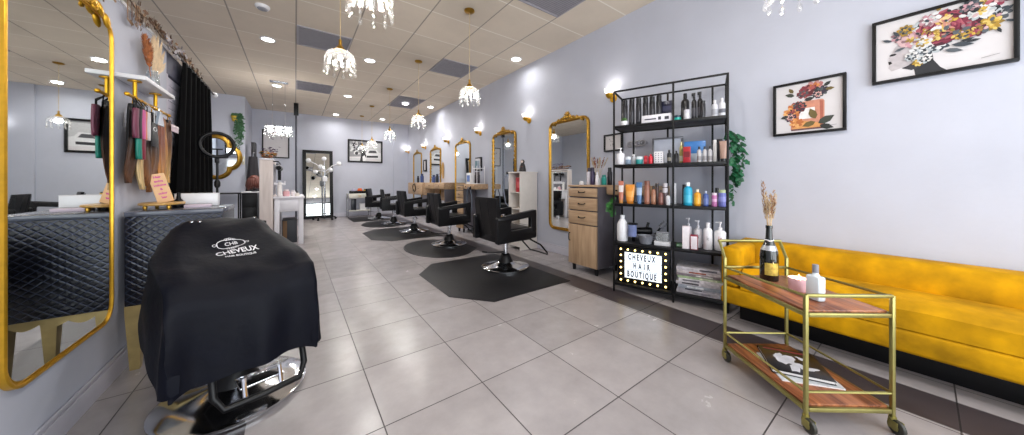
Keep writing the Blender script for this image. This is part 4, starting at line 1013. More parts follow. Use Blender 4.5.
prod('pump', 4, .64, .22, .06, .262, '#e6e4e8', 'white pump bottle behind the tall white carton '+S4, '#efeef2')
prod('pump', 4, .718, .18, .066, .248, '#e8e6ea', 'white pump bottle with a grey letter, behind the short red carton', '#efeef2', txt='k', txc='#5a5a64')
prod('bottle', 4, .794, .12, .07, .241, '#ebeaee', 'white lettered bottle near the right post '+S4, '#f0eff2', txt='k', txc='#8a8a94')
prod('pump', 4, .885, .14, .088, .251, '#eeedf0', 'widest white pump bottle with pink letters at the right end of the fourth shelf', '#f2f1f4', txt='lc', txc='#c06a78')

# light box sign on the bottom shelf
LBW, LBH = .475, .365
t = thing('lightbox_sign', 'black marquee light box with bulbs reading CHEVEUX HAIR BOUTIQUE on the bottom rack shelf', 'light box sign', on_rack(.262, .075, 5), RA)
a = MB(); a.box((0, 0, LBH/2), (LBW, .07, LBH), .004)
bk = a.build('case', blackp, t)
a = MB()
for z0 in range(3):
    pass
PWs, PHs = .335, .255; a.box((0, -.0365, LBH/2), (PWs, .003, PHs), .001); pn = a.build('lit_panel', mat('lit_panel', '#e8f0f4', .4, var=0, emit=.72, ecol='#e6f0ff'), t)
a = MB()
for k in range(2): a.box((0, -.0386, LBH/2-PHs/2+PHs*(k+1)/3), (PWs, .002, .003))
a.build('letter_rail', pm('#6d737c'), pn)
blk = pm('#2a2c34')
for i, (s, sz, sx) in enumerate((('CHEVEUX', .082, .66), ('HAIR', .078, .66), ('BOUTIQUE', .082, .63))):
    text_obj('lettering', '  '.join(s) if s == 'HAIR' else ' '.join(s), sz, blk, pn, (-.01, -.0392, LBH/2+PHs/3*(1-i)-.002), (pi/2, 0, 0), sx*.74, bold=.0028)
bl = mat('warm_bulb', '#fff2c0', .3, var=0, emit=5, ecol='#ffdc7a')
B = [(-LBW/2+.035+(LBW-.07)*i/6, z) for i in range(7) for z in (.028, LBH-.028)]+[(x, .028+(LBH-.056)*i/5) for i in range(1, 5) for x in (-LBW/2+.035, LBW/2-.035)]
b0 = None
for x, z in B:
    if b0 is None:
        a = MB(); a.ball((0, -.045, 0), .0095); b0 = a.build('bulb', bl, t, loc=(x, 0, z))
        a = MB(); a.lathe([(.013, 0), (.013, .004), (.009, .006)], (0, -.035, 0), 12, Matrix.Rotation(pi/2, 3, 'X')); a.build('socket', blackp, b0)
    else: dup(b0, loc=(x, 0, z), parent=t)
# magazines and folded towels
MS = [('#b9b4ba', '#8e8a92'), ('#d0cdd4', '#54525a'), ('#9aa2ae', '#cfd3d8'), ('#c9c6cc', '#3c3a42'), ('#dfdde2', '#7a7880'), ('#a9bf9a', '#d8dcc8'), ('#8a7f88', '#e2dde0'), ('#d6d0d4', '#a35a4a'), ('#cfcbd2', '#5c5a66')]
z = SZ[5]+.0008
ML2 = ['lowest', 'second from the bottom', 'third from the bottom', 'fourth from the bottom', 'middle', 'green and white', 'sixth from the bottom', 'second from the top', 'topmost']
for i, (c1, c2) in enumerate(MS):
    th = (.03, .022, .03, .026, .028, .018, .022, .026, .03)[i]
    t = thing('magazine', '%s magazine in the stack on the bottom rack shelf' % ML2[i], 'magazine', tuple(RM @ Vector((.725+random.uniform(-.012, .012), .16+random.uniform(-.01, .01), z))), RA+random.uniform(-.04, .04), 'stacked magazines on the bottom rack shelf')
    a = MB(); a.box((0, 0, th/2), (.33, .25, th-.003), .003); a.build('pages', paper, t)
    a = MB(); a.box((0, 0, th-.0015), (.335, .255, .002)); a.box((0, 0, .001), (.335, .255, .002)); a.box((0, -.127, th/2), (.335, .0015, th), .0005); cv = a.build('cover', pm(c1, var=.3), t)
    a = MB(); a.box((random.uniform(-.08, .08), -.1282, th*.5), (.13, .0008, th*.5)); a.build('cover_print', pm(c2, var=.4), cv)
    z += th+.0008
# trailing ivy on the rack
def leafm(a, p, d, nrm, l):
    d = d.normalized(); s = d.cross(nrm).normalized()
    n2 = s.cross(d)
    pts = [p, p+d*l*.15+s*l*.42, p+d*l*.5+s*l*.30+n2*l*.06, p+d*l*.55+s*l*.5, p+d*l, p+d*l*.55-s*l*.5, p+d*l*.5-s*l*.30+n2*l*.06, p+d*l*.15-s*l*.42]
    c = p+d*l*.42-n2*l*.08
    for i in range(len(pts)): a.poly([c, pts[i], pts[(i+1) % len(pts)]])
def ivy(name, label, root_p, strands, l, seed, mt=dkgreen, cat='plant', dens=30):
    random.seed(seed); t = thing(name, label, cat, root_p)
    for pts in strands:
        P = [Vector(p) for p in pts]; a = MB(); Q = []
        for i in range(len(P)-1):
            for k in range(6): Q.append(P[i].lerp(P[i+1], k/6))
        Q.append(P[-1]); a.tube(Q, .002, 5); a.mi = 1
        for k in range(dens):
            p = Q[int(len(Q)*k/dens)]; ang = random.random()*6.28
            d = Vector((cos(ang)*.8, sin(ang)*.8, -.5-random.random()*.5)); nn = Vector((random.uniform(-.6, .0), random.uniform(-.9, -.2), random.uniform(0, .8)))
            leafm(a, p+Vector((random.uniform(-.015, .015), random.uniform(-.015, .015), 0)), d, nn, l*random.uniform(.65, 1.25))
        a.build('ivy_strand', [mat('stem_green', '#3c5a2c', .6), mt], t, norm=False)
    random.seed(7)
q0 = RM @ Vector((RL+.03, .20, 1.55))
ivy('trailing_ivy', 'dark green trailing ivy hanging down the right side of the black rack', tuple(q0), [[(0, 0, .0), (.01, -.035, -.15), (.0, -.03, -.32), (.01, -.05, -.46)], [(.01, -.02, -.01), (.03, -.07, -.12), (.02, -.08, -.28), (.01, -.05, -.40)], [(0, 0, -.03), (-.01, -.03, -.2), (0, -.02, -.4), (-.01, -.015, -.62)]], .058, 3, dens=34)
q1 = RM @ Vector((-.03, .05, .93))
ivy('trailing_ivy', 'short green ivy strand at the left front post of the rack', tuple(q1), [[(0, 0, .02), (-.01, .01, -.08), (0, .0, -.18)], [(0, .02, 0), (-.02, .03, -.07), (-.01, .02, -.14)]], .045, 5, green, dens=12)
# ------------------------------------------------------------------ navy front desk
def diamond_mat():
    m = mat('navy_diamond', '#0a0d1d', .32, var=0); nt, N, L, b = nodes(m)
    tc = N['Texture Coordinate']; sx = N.new('ShaderNodeSeparateXYZ'); L.new(tc.outputs['Object'], sx.inputs[0])
    h = math_n(nt, 'ADD', sx.outputs[0], sx.outputs[1]); p = .046
    ds = []
    for s in (1, -1):
        q = math_n(nt, 'FRACT', math_n(nt, 'DIVIDE', math_n(nt, 'ADD', h, math_n(nt, 'MULTIPLY', sx.outputs[2], s*1.15)), p))
        ds.append(math_n(nt, 'MINIMUM', q, math_n(nt, 'SUBTRACT', 1, q)))
    d = math_n(nt, 'MINIMUM', *ds); ln = math_n(nt, 'LESS_THAN', d, .048)
    mi = N.new('ShaderNodeMix'); mi.data_type = 'RGBA'; L.new(ln, mi.inputs['Factor']); mi.inputs[6].default_value = lin('#070a17'); mi.inputs[7].default_value = lin('#434a60'); L.new(math_n(nt, 'MULTIPLY', ln, .6), b.inputs['Metallic'])
    L.new(mi.outputs[2], b.inputs['Base Color'])
    bp = N.new('ShaderNodeBump'); bp.inputs['Strength'].default_value = .8; bp.inputs['Distance'].default_value = .008
    L.new(math_n(nt, 'MINIMUM', d, .25), bp.inputs['Height']); L.new(bp.outputs['Normal'], b.inputs['Normal'])
    return m
DX0, DX1, DY0, DY1 = L0+.03, -.385, 2.70, 3.17
t = thing('front_desk', 'navy diamond patterned desk cabinet on tapered gold legs beside the big mirror', 'desk', ((DX0+DX1)/2, (DY0+DY1)/2, 0))
w, d = DX1-DX0, DY1-DY0
a = MB(); a.box((0, 0, .64), (w, d, .52), .006); a.build('body', diamond_mat(), t)
a = MB(); a.box((0, 0, .9135), (w+.004, d+.004, .028), .004); a.build('top', mat('desk_top_grey', '#5b5f6b', .2, var=.1), t)
palegold = mat('pale_gold', '#b09a66', .4, .5, var=.15)
for sx in (-1, 1):
    for sy in (-1, 1):
        a = MB(); x, y = sx*(w/2-.035), sy*(d/2-.035)
        a.grid([[(x+px*k, y+py*k, z) for px, py in ((-1, -1), (1, -1), (1, 1), (-1, 1))] for z, k in ((0, .019), (.02, .02), (.33, .034), (.38, .035))], closed_v=True, cap=True)
        a.build('leg', palegold, t)
for sy in (-1, 1):
    a = MB(); n = 24; P = [(-w/2+.07, .38)]+[(-w/2+.07+(w-.14)*i/n, .355-.022*abs(sin(pi*3*i/n))) for i in range(n+1)]+[(w/2-.07, .38)]
    a.prism(P, sy*(d/2-.02), sy*(d/2-.005), lambda x, z, q: (x, q, z)); a.build('apron', palegold, t)
ZD = .9275
t = thing('serving_board', 'oval wooden gold edged tray on short feet on the navy desk', 'tray', (-.705, 2.94, ZD))
a = MB(); a.lathe([(0, .026), (.115, .026), (.12, .03), (.12, .038), (.115, .041), (0, .041)], n=36)
for v in a.bm.verts: v.co.x *= .82; v.co.y *= 1.4
a.build('board', wood_mat('honey_wood', '#b98a42', '#d9b06a', 1, 6, .35), t)
for x in (-.05, .05):
    for y in (-.1, .1): a = MB(); a.lathe([(.008, 0), (.012, .014), (.008, .027)], (x, y, 0), 10); a.build('foot', gold, t)
t = thing('price_card', 'tall tan card with pink hand lettering leaning on the wooden tray', 'sign', (-.69, 2.94, ZD+.0425), R(28)); t.rotation_euler = (R(-6), R(-13), R(26))
a = MB(); a.box((0, 0, .095), (.075, .005, .19), .002); a.build('board', mat('tan_card', '#e2b98c', .6, var=.08), t)
pk = mat('pink_ink', '#d0559a', .6, var=.1)
for i, s in enumerate(('Hair', 'extra', 'volume', '&', 'color', 'bar')): text_obj('lettering', s, .021, pk, t, (0, -.0032, .168-.027*i), (pi/2, 0, 0), .9, bold=.0008)
t = thing('ink_bottle', 'small black flask between the pink lettered card and the curtain', 'bottle', (-.655, 3.04, ZD))
a = MB(); a.lathe([(.03, 0), (.032, .01), (.03, .03), (.012, .06), (.009, .085)], n=20); a.build('body', blackp, t)
a = MB(); a.lathe([(.010, .084), (.010, .1), (0, .101)], n=14); a.build('cap', blackp, t)
t = thing('white_carton', 'long low white carton at the back of the navy desk', 'box', (-.575, 3.115, ZD), R(0))
a = MB(); a.box((0, 0, .045), (.22, .075, .088), .003); a.build('body', whitep, t)
a = MB(); a.box((0, 0, .0905), (.224, .079, .004), .001); a.build('lid', white, t)
t = thing('pink_notepad', 'pale pink notepad lying in front of the white carton on the desk', 'notepad', (-.55, 2.99, ZD), .1)
a = MB(); a.box((0, 0, .009), (.13, .09, .018), .002); a.build('pages', mat('pale_pink', '#dccbd8', .6), t)
a = MB(); a.box((0, .04, .0185), (.132, .012, .003), .001); a.build('binding', greyp, t)
# ring light on the desk
t = thing('ring_light', 'black ring light on a slim tripod stand behind the navy desk, before the curtain', 'ring light', (-.575, 3.78, 0))
a = MB(); a.cyl((0, 0, .12), (0, 0, .9), .014); a.cyl((0, 0, .9), (0, 0, 1.32), .009); a.lathe([(.02, .88), (.022, .9), (.02, .93)], n=12); a.lathe([(.014, 1.05), (.022, 1.07), (.022, 1.1), (.014, 1.12)], n=12); a.build('pole', blackm, t)
for k in range(3):
    q = 2*pi*k/3+.4; a = MB(); a.tube([(0, 0, .55), (.11*cos(q), .11*sin(q), .22), (.2*cos(q), .2*sin(q), .01)], .008, 6); a.tube([(0, 0, .2), (.1*cos(q), .1*sin(q), .24)], .005, 5); a.build('leg', blackm, t)
RO = lambda q, r, dy: Matrix.Rotation(R(12), 3, 'Z') @ (Matrix.Rotation(R(-10), 3, 'X') @ Vector((r*cos(q), dy, r*sin(q)))) + Vector((0, 0, 1.44))
a = MB(); a.tube([RO(2*pi*k/40, .112, 0) for k in range(40)], .015, 10, True); rg = a.build('ring', blackp, t)
a = MB(); a.tube([RO(2*pi*k/40, .112, .013) for k in range(40)], .010, 8, True); a.build('diffuser', whitep, rg)
a = MB(); a.box((0, 0, 1.30), (.03, .03, .05), .004); a.box((.04, 0, 1.33), (.07, .014, .022), .003); a.box((.0, 0, 1.36), (.012, .012, .09), .002); a.box((.0, .0, 1.40), (.08, .012, .012), .002); a.build('phone_clamp', blackp, t)

# ------------------------------------------------------------------ white shelf, gold rod, swatches and extensions
t = thing('wall_shelf', 'thick white shelf on the left wall with two gold brackets and a rod below', 'shelf', (L0, 2.92, 1.72), pi/2)
a = MB(); a.box((0, -.062, -.012), (.51, .124, .024), .003); a.build('board', white, t)
for x in (-.2, .12):
    a = MB(); a.lathe([(0, -.0245), (.028, -.0245), (.028, -.031), (.01, -.033)], (x, -.065, 0), 18); a.cyl((x, -.065, -.03), (x, -.065, -.125), .009); a.ball((x, -.065, -.125), .013); a.build('bracket', goldp, t)
a = MB(); a.cyl((-.3, -.065, -.125), (.38, -.065, -.125), .008); a.ball((-.3, -.065, -.125), .012); a.ball((.38, -.065, -.125), .012); a.build('rod', goldp, t)
def hairm(c1, c2):
    n = 'hair_'+c1+c2
    if n in MATS: return MATS[n]
    m = mat(n, c1, .42, var=0); nt, N, L, b = nodes(m)
    tc = N['Texture Coordinate']; mp = N.new('ShaderNodeMapping'); mp.inputs['Scale'].default_value = (160, 160, 6); L.new(tc.outputs['Object'], mp.inputs[0])
    no = N.new('ShaderNodeTexNoise'); no.inputs['Scale'].default_value = 1; no.inputs['Detail'].default_value = 3; L.new(mp.outputs[0], no.inputs['Vector'])
    sx = N.new('ShaderNodeSeparateXYZ'); L.new(tc.outputs['Object'], sx.inputs[0])
    g = N.new('ShaderNodeMapRange'); g.inputs['From Min'].default_value = -.22; g.inputs['From Max'].default_value = -.45; L.new(sx.outputs[2], g.inputs['Value'])
    mx = N.new('ShaderNodeMix'); mx.data_type = 'RGBA'; L.new(g.outputs[0], mx.inputs['Factor']); mx.inputs[6].default_value = lin(c1); mx.inputs[7].default_value = lin(c2)
    m2 = N.new('ShaderNodeMix'); m2.data_type = 'RGBA'; m2.blend_type = 'MULTIPLY'; m2.inputs['Factor'].default_value = .75; L.new(mx.outputs[2], m2.inputs[6])
    r = N.new('ShaderNodeValToRGB'); r.color_ramp.elements[0].position = .3; r.color_ramp.elements[0].color = (.25, .25, .25, 1); r.color_ramp.elements[1].position = .65; L.new(no.outputs['Fac'], r.inputs['Fac']); L.new(r.outputs['Color'], m2.inputs[7])
    L.new(m2.outputs[2], b.inputs['Base Color']); return m
def hair_piece(y, x, ln, w, c1, c2, label, k):
    t = thing('hair_extension', label, 'hair extension', (x, y, 1.585), 0, 'hair extensions on the gold rod')
    a = MB(); a.tube([(0, 0, .018), (.009, 0, .008), (0, 0, -.004), (0, 0, -.03)], .0025, 5); a.build('hook', goldp, t)
    a = MB(); rows = []
    for i in range(15):
        f = i/14; z = -.03-ln*f; ww = w*(.45+.75*sin(min(1, f*1.6)*pi/2))*(1 if f < .8 else 1-.75*((f-.8)/.2)**1.6); th = .016*(.6+.6*sin(pi*min(.95, f+.1)))
        ox = .012*sin(f*5+k*2)*f; oy = .014*sin(f*4.2+k*1.7)*f
        rows.append([(ox+th*cos(q)*(1+.25*cos(5*q+k)), oy+ww*.5*sin(q)*(1+.1*cos(7*q)), z) for q in [2*pi*j/22 for j in range(22)]])
    a.grid(rows, closed_v=True, cap=True); a.build('hair_weft', hairm(c1, c2), t, sharp=80)
    a = MB(); a.box((0, 0, -.04), (.02, w*.5, .024), .004); a.build('clip', blackp, t)
HP = [(2.715, .46, '#1d1512', '#6a4630', 'black hair extension, leftmost on the gold rod'), (2.800, .50, '#c9a878', '#e0c08a', 'slim blonde hair extension, second from the left on the gold rod'),
      (2.885, .48, '#3a2118', '#8a5a34', 'dark brown hair extension, third from the left on the gold rod'), (2.965, .52, '#241815', '#9a6a44', 'black hair extension fading to brown, fourth on the gold rod'),
      (3.120, .50, '#8a6044', '#d09a64', 'mid brown hair extension, fifth on the gold rod'), (3.120, .49, '#8a4424', '#dc9a50', 'auburn hair extension, sixth on the gold rod'),
      (3.195, .50, '#b87c40', '#e8bc78', 'honey brown hair extension, seventh on the gold rod'), (3.265, .46, '#6a4630', '#e6b468', 'brown hair extension with blonde tips, rightmost on the gold rod')]
for k, (y, ln, c1, c2, lb) in enumerate(HP): hair_piece(y, -.770+.010*(k % 2), ln, .105 if k != 1 else .05, c1, c2, lb, k)
SW = [('#7a3a52', 'plum'), ('#2a2226', 'near black'), ('#dd5f9e', 'pink'), ('#f0b81e', 'yellow'), ('#e8803a', 'orange'), ('#dcd6d8', 'white'), ('#1f8a78', 'teal'), ('#8a2038', 'crimson')]
for k, (c, nm) in enumerate(SW):
    y = 2.66+.024*k; low = k in (6, 7)
    t = thing('color_swatch', nm+' hair colour swatch loop hanging at the left end of the gold rod', 'hair swatch', (-.742+.006*(k % 3), y+(-.10 if low else 0), 1.525-(.12 if low else 0)), 0, 'hair colour swatches')
    a = MB(); rows = []
    for i in range(9):
        f = i/8; rows.append([(.013*cos(q), .021*(1+.5*sin(pi*f))*sin(q), -.17*f) for q in [2*pi*j/14 for j in range(14)]])
    a.grid(rows, closed_v=True, cap=True); a.build('hair_loop', hairm(c, c), t, sharp=80)
    a = MB(); a.tube([(0, 0, .0), (0, 0, .03), (-.02, (2.76-y)*.35, .06 if not low else .19)], .003, 5); a.build('cord', blackp, t)
t = thing('hair_clip', 'grey triangular plastic hair clip hanging on the gold rod', 'hair clip', (-.722, 2.93, 1.50))
a = MB(); a.prism([(-.02, .06), (.02, .06), (.06, -.03), (-.06, -.03)], 0, .012, lambda y, z, q: (q, y, z)); a.build('plate', mat('clip_grey', '#8d98a4', .3), t)
a = MB(); a.tube([(.005, 0, .06), (.0, 0, .085), (-.035, 0, .1)], .0025, 5); a.build('hook', chrome, t)
t = thing('logo_tag', 'black tag with white oval mark hanging among the hair extensions', 'tag', (-.722, 2.86, 1.40))
a = MB(); a.box((0, 0, 0), (.006, .10, .15), .002); a.build('card', blackp, t)
a = MB(); a.tube([(0, 0, .07), (0, 0, .15), (-.03, 0, .19)], .0015, 4); a.tube([(.004, .026*cos(q), .035+.012*sin(q)) for q in [2*pi*j/24 for j in range(24)]], .0016, 5, True); a.build('mark', whitep, t)
t = thing('comb', 'pale pink plastic comb sticking out to the right of the hanging extensions', 'comb', (-.728, 3.27, 1.50), 0)
a = MB(); a.box((0, .02, .012), (.008, .15, .022), .003)
for k in range(14): a.box((0, -.05+.011*k, -.012), (.005, .004, .03))
a.build('body', mat('pale_comb', '#d9c6cb', .4), t)
a = MB(); a.tube([(0, -.04, .02), (-.015, -.03, .06), (-.035, -.02, .107)], .0015, 4); a.build('loop', blackp, t)
# dried plumes on the shelf
t = thing('dried_plumes', 'dried cream palm fan and rust pampas plume in a clear vase on the white shelf', 'dried flowers', (-.765, 3.0, 1.7205))
a = MB(); a.lathe([(0, 0), (.03, 0), (.034, .01), (.03, .09), (.024, .1), (.026, .115), (.022, .115), (.02, .1), (.026, .08), (.028, .012), (0, .01)], n=20); a.build('vase', clear, t)
rust = mat('rust_plume', '#a9663c', .85, var=.35, scale=60); cr = mat('cream_palm', '#e3c9a4', .75, var=.15, scale=30)
random.seed(4)
a = MB(); a.tube([(0, -.005, .02), (0, -.07, .16), (0, -.12, .27)], .002, 5); a.mi = 0
for (p0, p1, r) in (((0, -.05, .12), (0, -.13, .30), .030), ((0, -.06, .14), (0, -.10, .27), .03)): plume(a, p0, p1, r, 170)
a.build('pampas', rust, t, norm=False)
a = MB(); n = 15
for k in range(n):
    q = R(-6+62*k/(n-1)); l = .27+.07*sin(pi*k/(n-1)); b = Vector((.0, .005, .07)); d_ = Vector((.02*sin(k*2), sin(q), cos(q))); s_ = Vector((.25, cos(q), -sin(q)))*.011
    a.poly([b, b+d_*l*.7-s_, b+d_*l, b+d_*l*.7+s_]); a.poly([b, b+d_*l*.7+s_+Vector((.004, 0, 0)), b+d_*l+Vector((.003, 0, 0)), b+d_*l*.7-s_+Vector((.004, 0, 0))])
a.build('palm_fan', cr, t, norm=False)
random.seed(11)
t = thing('dried_garland', 'thin brown dried vine garland trailing along the top of the left wall', 'garland', (-.80, 2.0, 2.172))
a = MB(); P = [(.0, -.5+2.95*k/70, .012+.012*sin(k*.7)+.008*noise.noise((k*.4, 0, 0))) for k in range(71)]; a.tube(P, .0035, 5); a.build('vine', mat('vine_brown', '#5f4a3a', .8, var=.3), t)
brn = [mat('dry_leaf_brown', '#6d5240', .8, var=.35), mat('dry_leaf_tan', '#9a7a5c', .8, var=.3)]
for g in range(12):
    a = MB(); y0 = -.4+2.8*g/12
    for k in range(46):
        y = y0+random.uniform(0, .23); dz = random.choice((0, 0, -.03, -.07, -.12)) if g in (1, 3, 5) else random.choice((.0, .0, -.02, .02))
        p = Vector((random.uniform(-.01, .025), y, .012+dz)); ang = random.random()*6.28; d_ = Vector((random.uniform(0, .5), cos(ang), sin(ang))).normalized(); l = random.uniform(.025, .055); s_ = d_.cross(Vector((1, .2, .1))).normalized()*l*.34
        a.mi = k % 2; a.poly([p, p+d_*l*.5-s_, p+d_*l, p+d_*l*.5+s_])
        if dz < -.01: a.tube([(p.x, p.y, .012), tuple(p)], .001, 4)
    a.build('leaf_spray', brn, t, norm=False)
a = MB()
for k in range(60):
    p = Vector((random.uniform(0, .04), 1.28+random.uniform(0, .42), random.uniform(-.07, .03))); ang = random.random()*6.28; d_ = Vector((random.uniform(.1, .6), cos(ang), sin(ang))).normalized(); l = random.uniform(.03, .06); s_ = d_.cross(Vector((1, .2, .1))).normalized()*l*.4
    a.poly([p, p+d_*l*.5-s_, p+d_*l, p+d_*l*.5+s_])
a.build('pale_blooms', mat('pale_dried', '#b9b2b4', .8, var=.2), t, norm=False)
# curtain
t = thing('black_curtain', 'black pleated curtain hanging from a thin rod past the left wall shelf', 'curtain', (-.785, 3.80, 0))
a = MB(); rows = []; n = 130
for i in range(14):
    z = 2.13-2.09*i/13; f = (2.13-z)/2.1; row = []
    for k in range(n+1):
        u = k/n; y = (-.06-.30*min(1, f*1.3))*(1-u)+.92*u; am = .018+.02*min(1, f*2)
        row.append((am*sin(u*2*pi*13+.5*sin(u*9))+.008*sin(u*41+f*3), y, z))
    rows.append(row)
a.grid(rows); a.build('cloth', mat('black_cloth', '#050506', .9, var=.15, scale=20, spec=.15), t, sharp=80, norm=False)
a = MB(); a.cyl((0, -.25, 2.145), (0, 1.17, 2.145), .009); a.build('rod', blackm, t)
a = MB(); a.ball((0, 1.2, 2.145), .032); a.build('finial', whitep, t)
a = MB()
for k in range(13): a.tube([(.014*cos(q), .03+.072*k, 2.143+.016*sin(q)) for q in [2*pi*j/10 for j in range(10)]], .0025, 4, True)
a.build('ring', blackm, t); 

# ------------------------------------------------------------------ rear left wall
def quatre(r, s, n=72):
    P = []
    for k in range(n):
        q = 2*pi*k/n; c = abs(cos(2*q)); rr = r*(.74+.26*c**.55); P.append((rr*cos(q)*s, rr*sin(q)))
    return P
t = thing('lobed_wall_mirror', 'big lobed gold framed mirror on the rear left wall behind the ring light', 'mirror', (-1.47, 9.545, 1.68), 0); t.rotation_euler.x = R(6)
a = MB(); sweep_frame(a, [(x, z) for x, z in quatre(.47, .86)], [(.05, 0), (.05, -.02), (.03, -.04), (-.02, -.045), (-.045, -.02), (-.045, 0)]); a.build('frame', gold, t)
a = MB(); a.prism(quatre(.43, .86), -.012, -.003, lambda x, z, q: (x, q, z)); a.build('glass', mirror_m, t)
t = thing('hanging_plant', 'trailing green plant in a yellow wall pot on the rear left wall', 'plant', (-1.14, 9.6, 2.6), 0)
a = MB(); a.lathe([(0, -.07), (.05, -.07), (.085, .05), (.078, .05), (.05, -.05), (0, -.05)], (0, -.09, 0), 20); a.build('pot', mat('yellow_pot', '#d8b53a', .4), t)
random.seed(21)
for s in range(9):
    a = MB(); x0, y0 = random.uniform(-.02, .10), random.uniform(-.16, -.05); ln = (.30, .42, .55, .38, .75, .3, .5, .62, .35)[s]
    P = [Vector((x0*.4, y0, .05)), Vector((x0, y0-.03, .10)), Vector((x0+.03, y0-.04, 0)), Vector((x0+.03+.02*sin(s), y0-.03, -ln*.6)), Vector((x0+.02, y0-.02, -ln))]
    a.tube(P, .004, 5); a.mi = 1
    for k in range(80):
        f = random.random()**(1.2)*3.99; i = int(f); p = P[i].lerp(P[i+1], f-i); ang = random.random()*6.28
        leafm(a, p+Vector((random.uniform(-.04, .04), random.uniform(-.02, .02), random.uniform(-.02, .02))), Vector((cos(ang), -.3, -.4+.5*sin(ang))), Vector((0, -1, .3)), random.uniform(.024, .046))
    a.build('vine', [mat('stem_green', '#3c5a2c', .6), mat('soft_green', '#3f6a48', .6, var=.5, scale=40)], t, norm=False)
t = thing('console_table', 'thin black console table against the rear left wall', 'table', (-1.62, 9.36, 0))
a = MB(); a.box((0, 0, .845), (1.2, .36, .03), .004); a.build('table_top', blackm, t)
for x in (-.57, .57):
    for y in (-.15, .15): a = MB(); a.box((x, y, .415), (.025, .025, .83), .002); a.build('leg', blackm, t)
t = thing('light_switch', 'cream light switch plate on the corner of the rear left wall', 'light switch', (-1.01, 9.6, 1.62), 0)
a = MB(); a.box((0, -.006, 0), (.05, .012, .2), .005); a.build('plate', mat('cream_plate', '#d5cfb4', .4), t)
a = MB(); a.box((0, -.014, 0), (.016, .008, .05), .002); a.build('rocker', whitep, t)
mb = MB(); mb.box((-.84, 9.9, 1.045), (.075, .36, 2.09), .004); structure('door_2', mb, mat('black_door', '#1b1b20', .5))
t = thing('room_pole', 'slim dark pole from floor to ceiling with a black box at its top', 'pole', (.02, 9.62, 0))
a = MB(); a.cyl((0, 0, .01), (0, 0, 2.86), .022, n=14); a.lathe([(.05, 0), (.05, .012), (.022, .02)], n=16); a.build('pole', mat('pole_grey', '#4a4b55', .4, .4), t)
a = MB(); a.box((0, 0, 3.0), (.10, .10, .31), .006); a.build('top_box', blackp, t)

# ------------------------------------------------------------------ white vanity with its tall cabinet
VX0, VX1, VY0, VY1 = -.29, .12, 6.52, 7.5
t = thing('vanity_desk', 'white vanity table with square legs standing against the tall white cabinet', 'table', ((VX0+VX1)/2, (VY0+VY1)/2, 0)); w, d = VX1-VX0, VY1-VY0
vw = mat('vanity_white', '#e3e1e6', .4, var=.02)
a = MB(); a.box((0, 0, .832), (w+.03, d+.03, .034), .006); a.build('table_top', vw, t)
a = MB(); a.box((0, 0, .70), (w-.02, d-.02, .225), .004); a.build('apron', vw, t)
for sx in (-1, 1):
    for sy in (-1, 1): a = MB(); a.box((sx*(w/2-.035), sy*(d/2-.035), .41), (.07, .07, .82), .004); a.build('leg', vw, t)
a = MB(); a.box((0, -d/2+.004, .70), (w-.2, .012, .16), .003); o = a.build('drawer', vw, t)
t = thing('tall_cabinet', 'tall narrow white wood cabinet at the left end of the vanity table', 'cabinet', (-.395, 7.0, 0))
pal = wood_mat('washed_wood', '#c9bcb6', '#ddd2cc', 2, 2, .5)
a = MB(); a.box((0, 0, .74), (.18, .98, 1.476), .004); a.build('body', pal, t)
a = MB(); a.box((0, 0, 1.49), (.19, 1.0, .024), .004); a.build('top', vw, t)
a = MB(); a.box((.092, 0, 1.15), (.006, .92, .54), .002); a.build('side_panel', mat('grey_panel', '#8d8c92', .5), t)
a = MB(); a.tube([(.09, -.46, 1.455), (.16, -.46, 1.455), (.16, .46, 1.455), (.09, .46, 1.455)], .01, 8); a.build('tool_rail', blackm, t)
for k, (y, lb) in enumerate(((6.72, 'black hair dryer hanging nearest on the rail of the tall white cabinet'), (6.98, 'black hair dryer hanging in the middle of the cabinet rail'), (7.24, 'black hair dryer hanging farthest on the cabinet rail'))):
    t = thing('hair_dryer', lb, 'hair dryer', (-.235, y, 1.30), 0, 'hair dryers hung on the vanity cabinet')
    a = MB(); a.lathe([(.03, -.09), (.042, -.05), (.046, .04), (.036, .08), (0, .08)], (0, 0, .06), 16, Matrix.Rotation(R(100), 3, 'X')); a.build('barrel', blackp, t)
    a = MB(); a.cyl((0, .02, .05), (0, .05, -.16), .018, .015); a.build('handle', blackp, t)
    a = MB(); a.tube([(0, 0, .10), (0, 0, .135), (-.0, 0, .155)], .004, 5); a.build('hook', chrome, t)
t = thing('small_shelf', 'small white ledge fixed to the side of the tall cabinet above the vanity', 'shelf', (-.298, 6.85, 1.05))
a = MB(); a.box((.075, 0, .02), (.15, .45, .04), .004); a.build('board', vw, t)
a = MB(); a.box((.145, 0, .055), (.008, .45, .03), .003); a.build('lip', vw, t)
def jar(nm, lb, cat, p, r, h, c1, c2):
    t = thing(nm, lb, cat, p); a = MB(); a.lathe([(r*.9, 0), (r, .004), (r, h*.72), (r*.7, h*.78)], n=16); a.build('body', pm(c1), t)
    a = MB(); a.lathe([(r*.72, h*.77), (r*.72, h*.97), (r*.66, h), (0, h)], n=16); a.build('cap', pm(c2), t)
ZV = .8495
jar('white_bottle', 'tall white bottle at the near end of the vanity, by the cabinet', 'bottle', (-.22, 6.62, ZV), .035, .26, '#e6e2e0', '#d8d4d2')
jar('pink_jar', 'wide pink jar on the vanity in front of the cabinet', 'jar', (-.13, 6.72, ZV), .05, .12, '#d9a6aa', '#e6d6d6')
jar('white_jar', 'round white jar right of the pink jar on the vanity', 'jar', (-.03, 6.8, ZV), .04, .10, '#e4e0e2', '#c9c6ca')
jar('dark_jar', 'small dark jar near the far edge of the vanity', 'jar', (.02, 7.1, ZV), .03, .09, '#3a363c', '#2a282c')
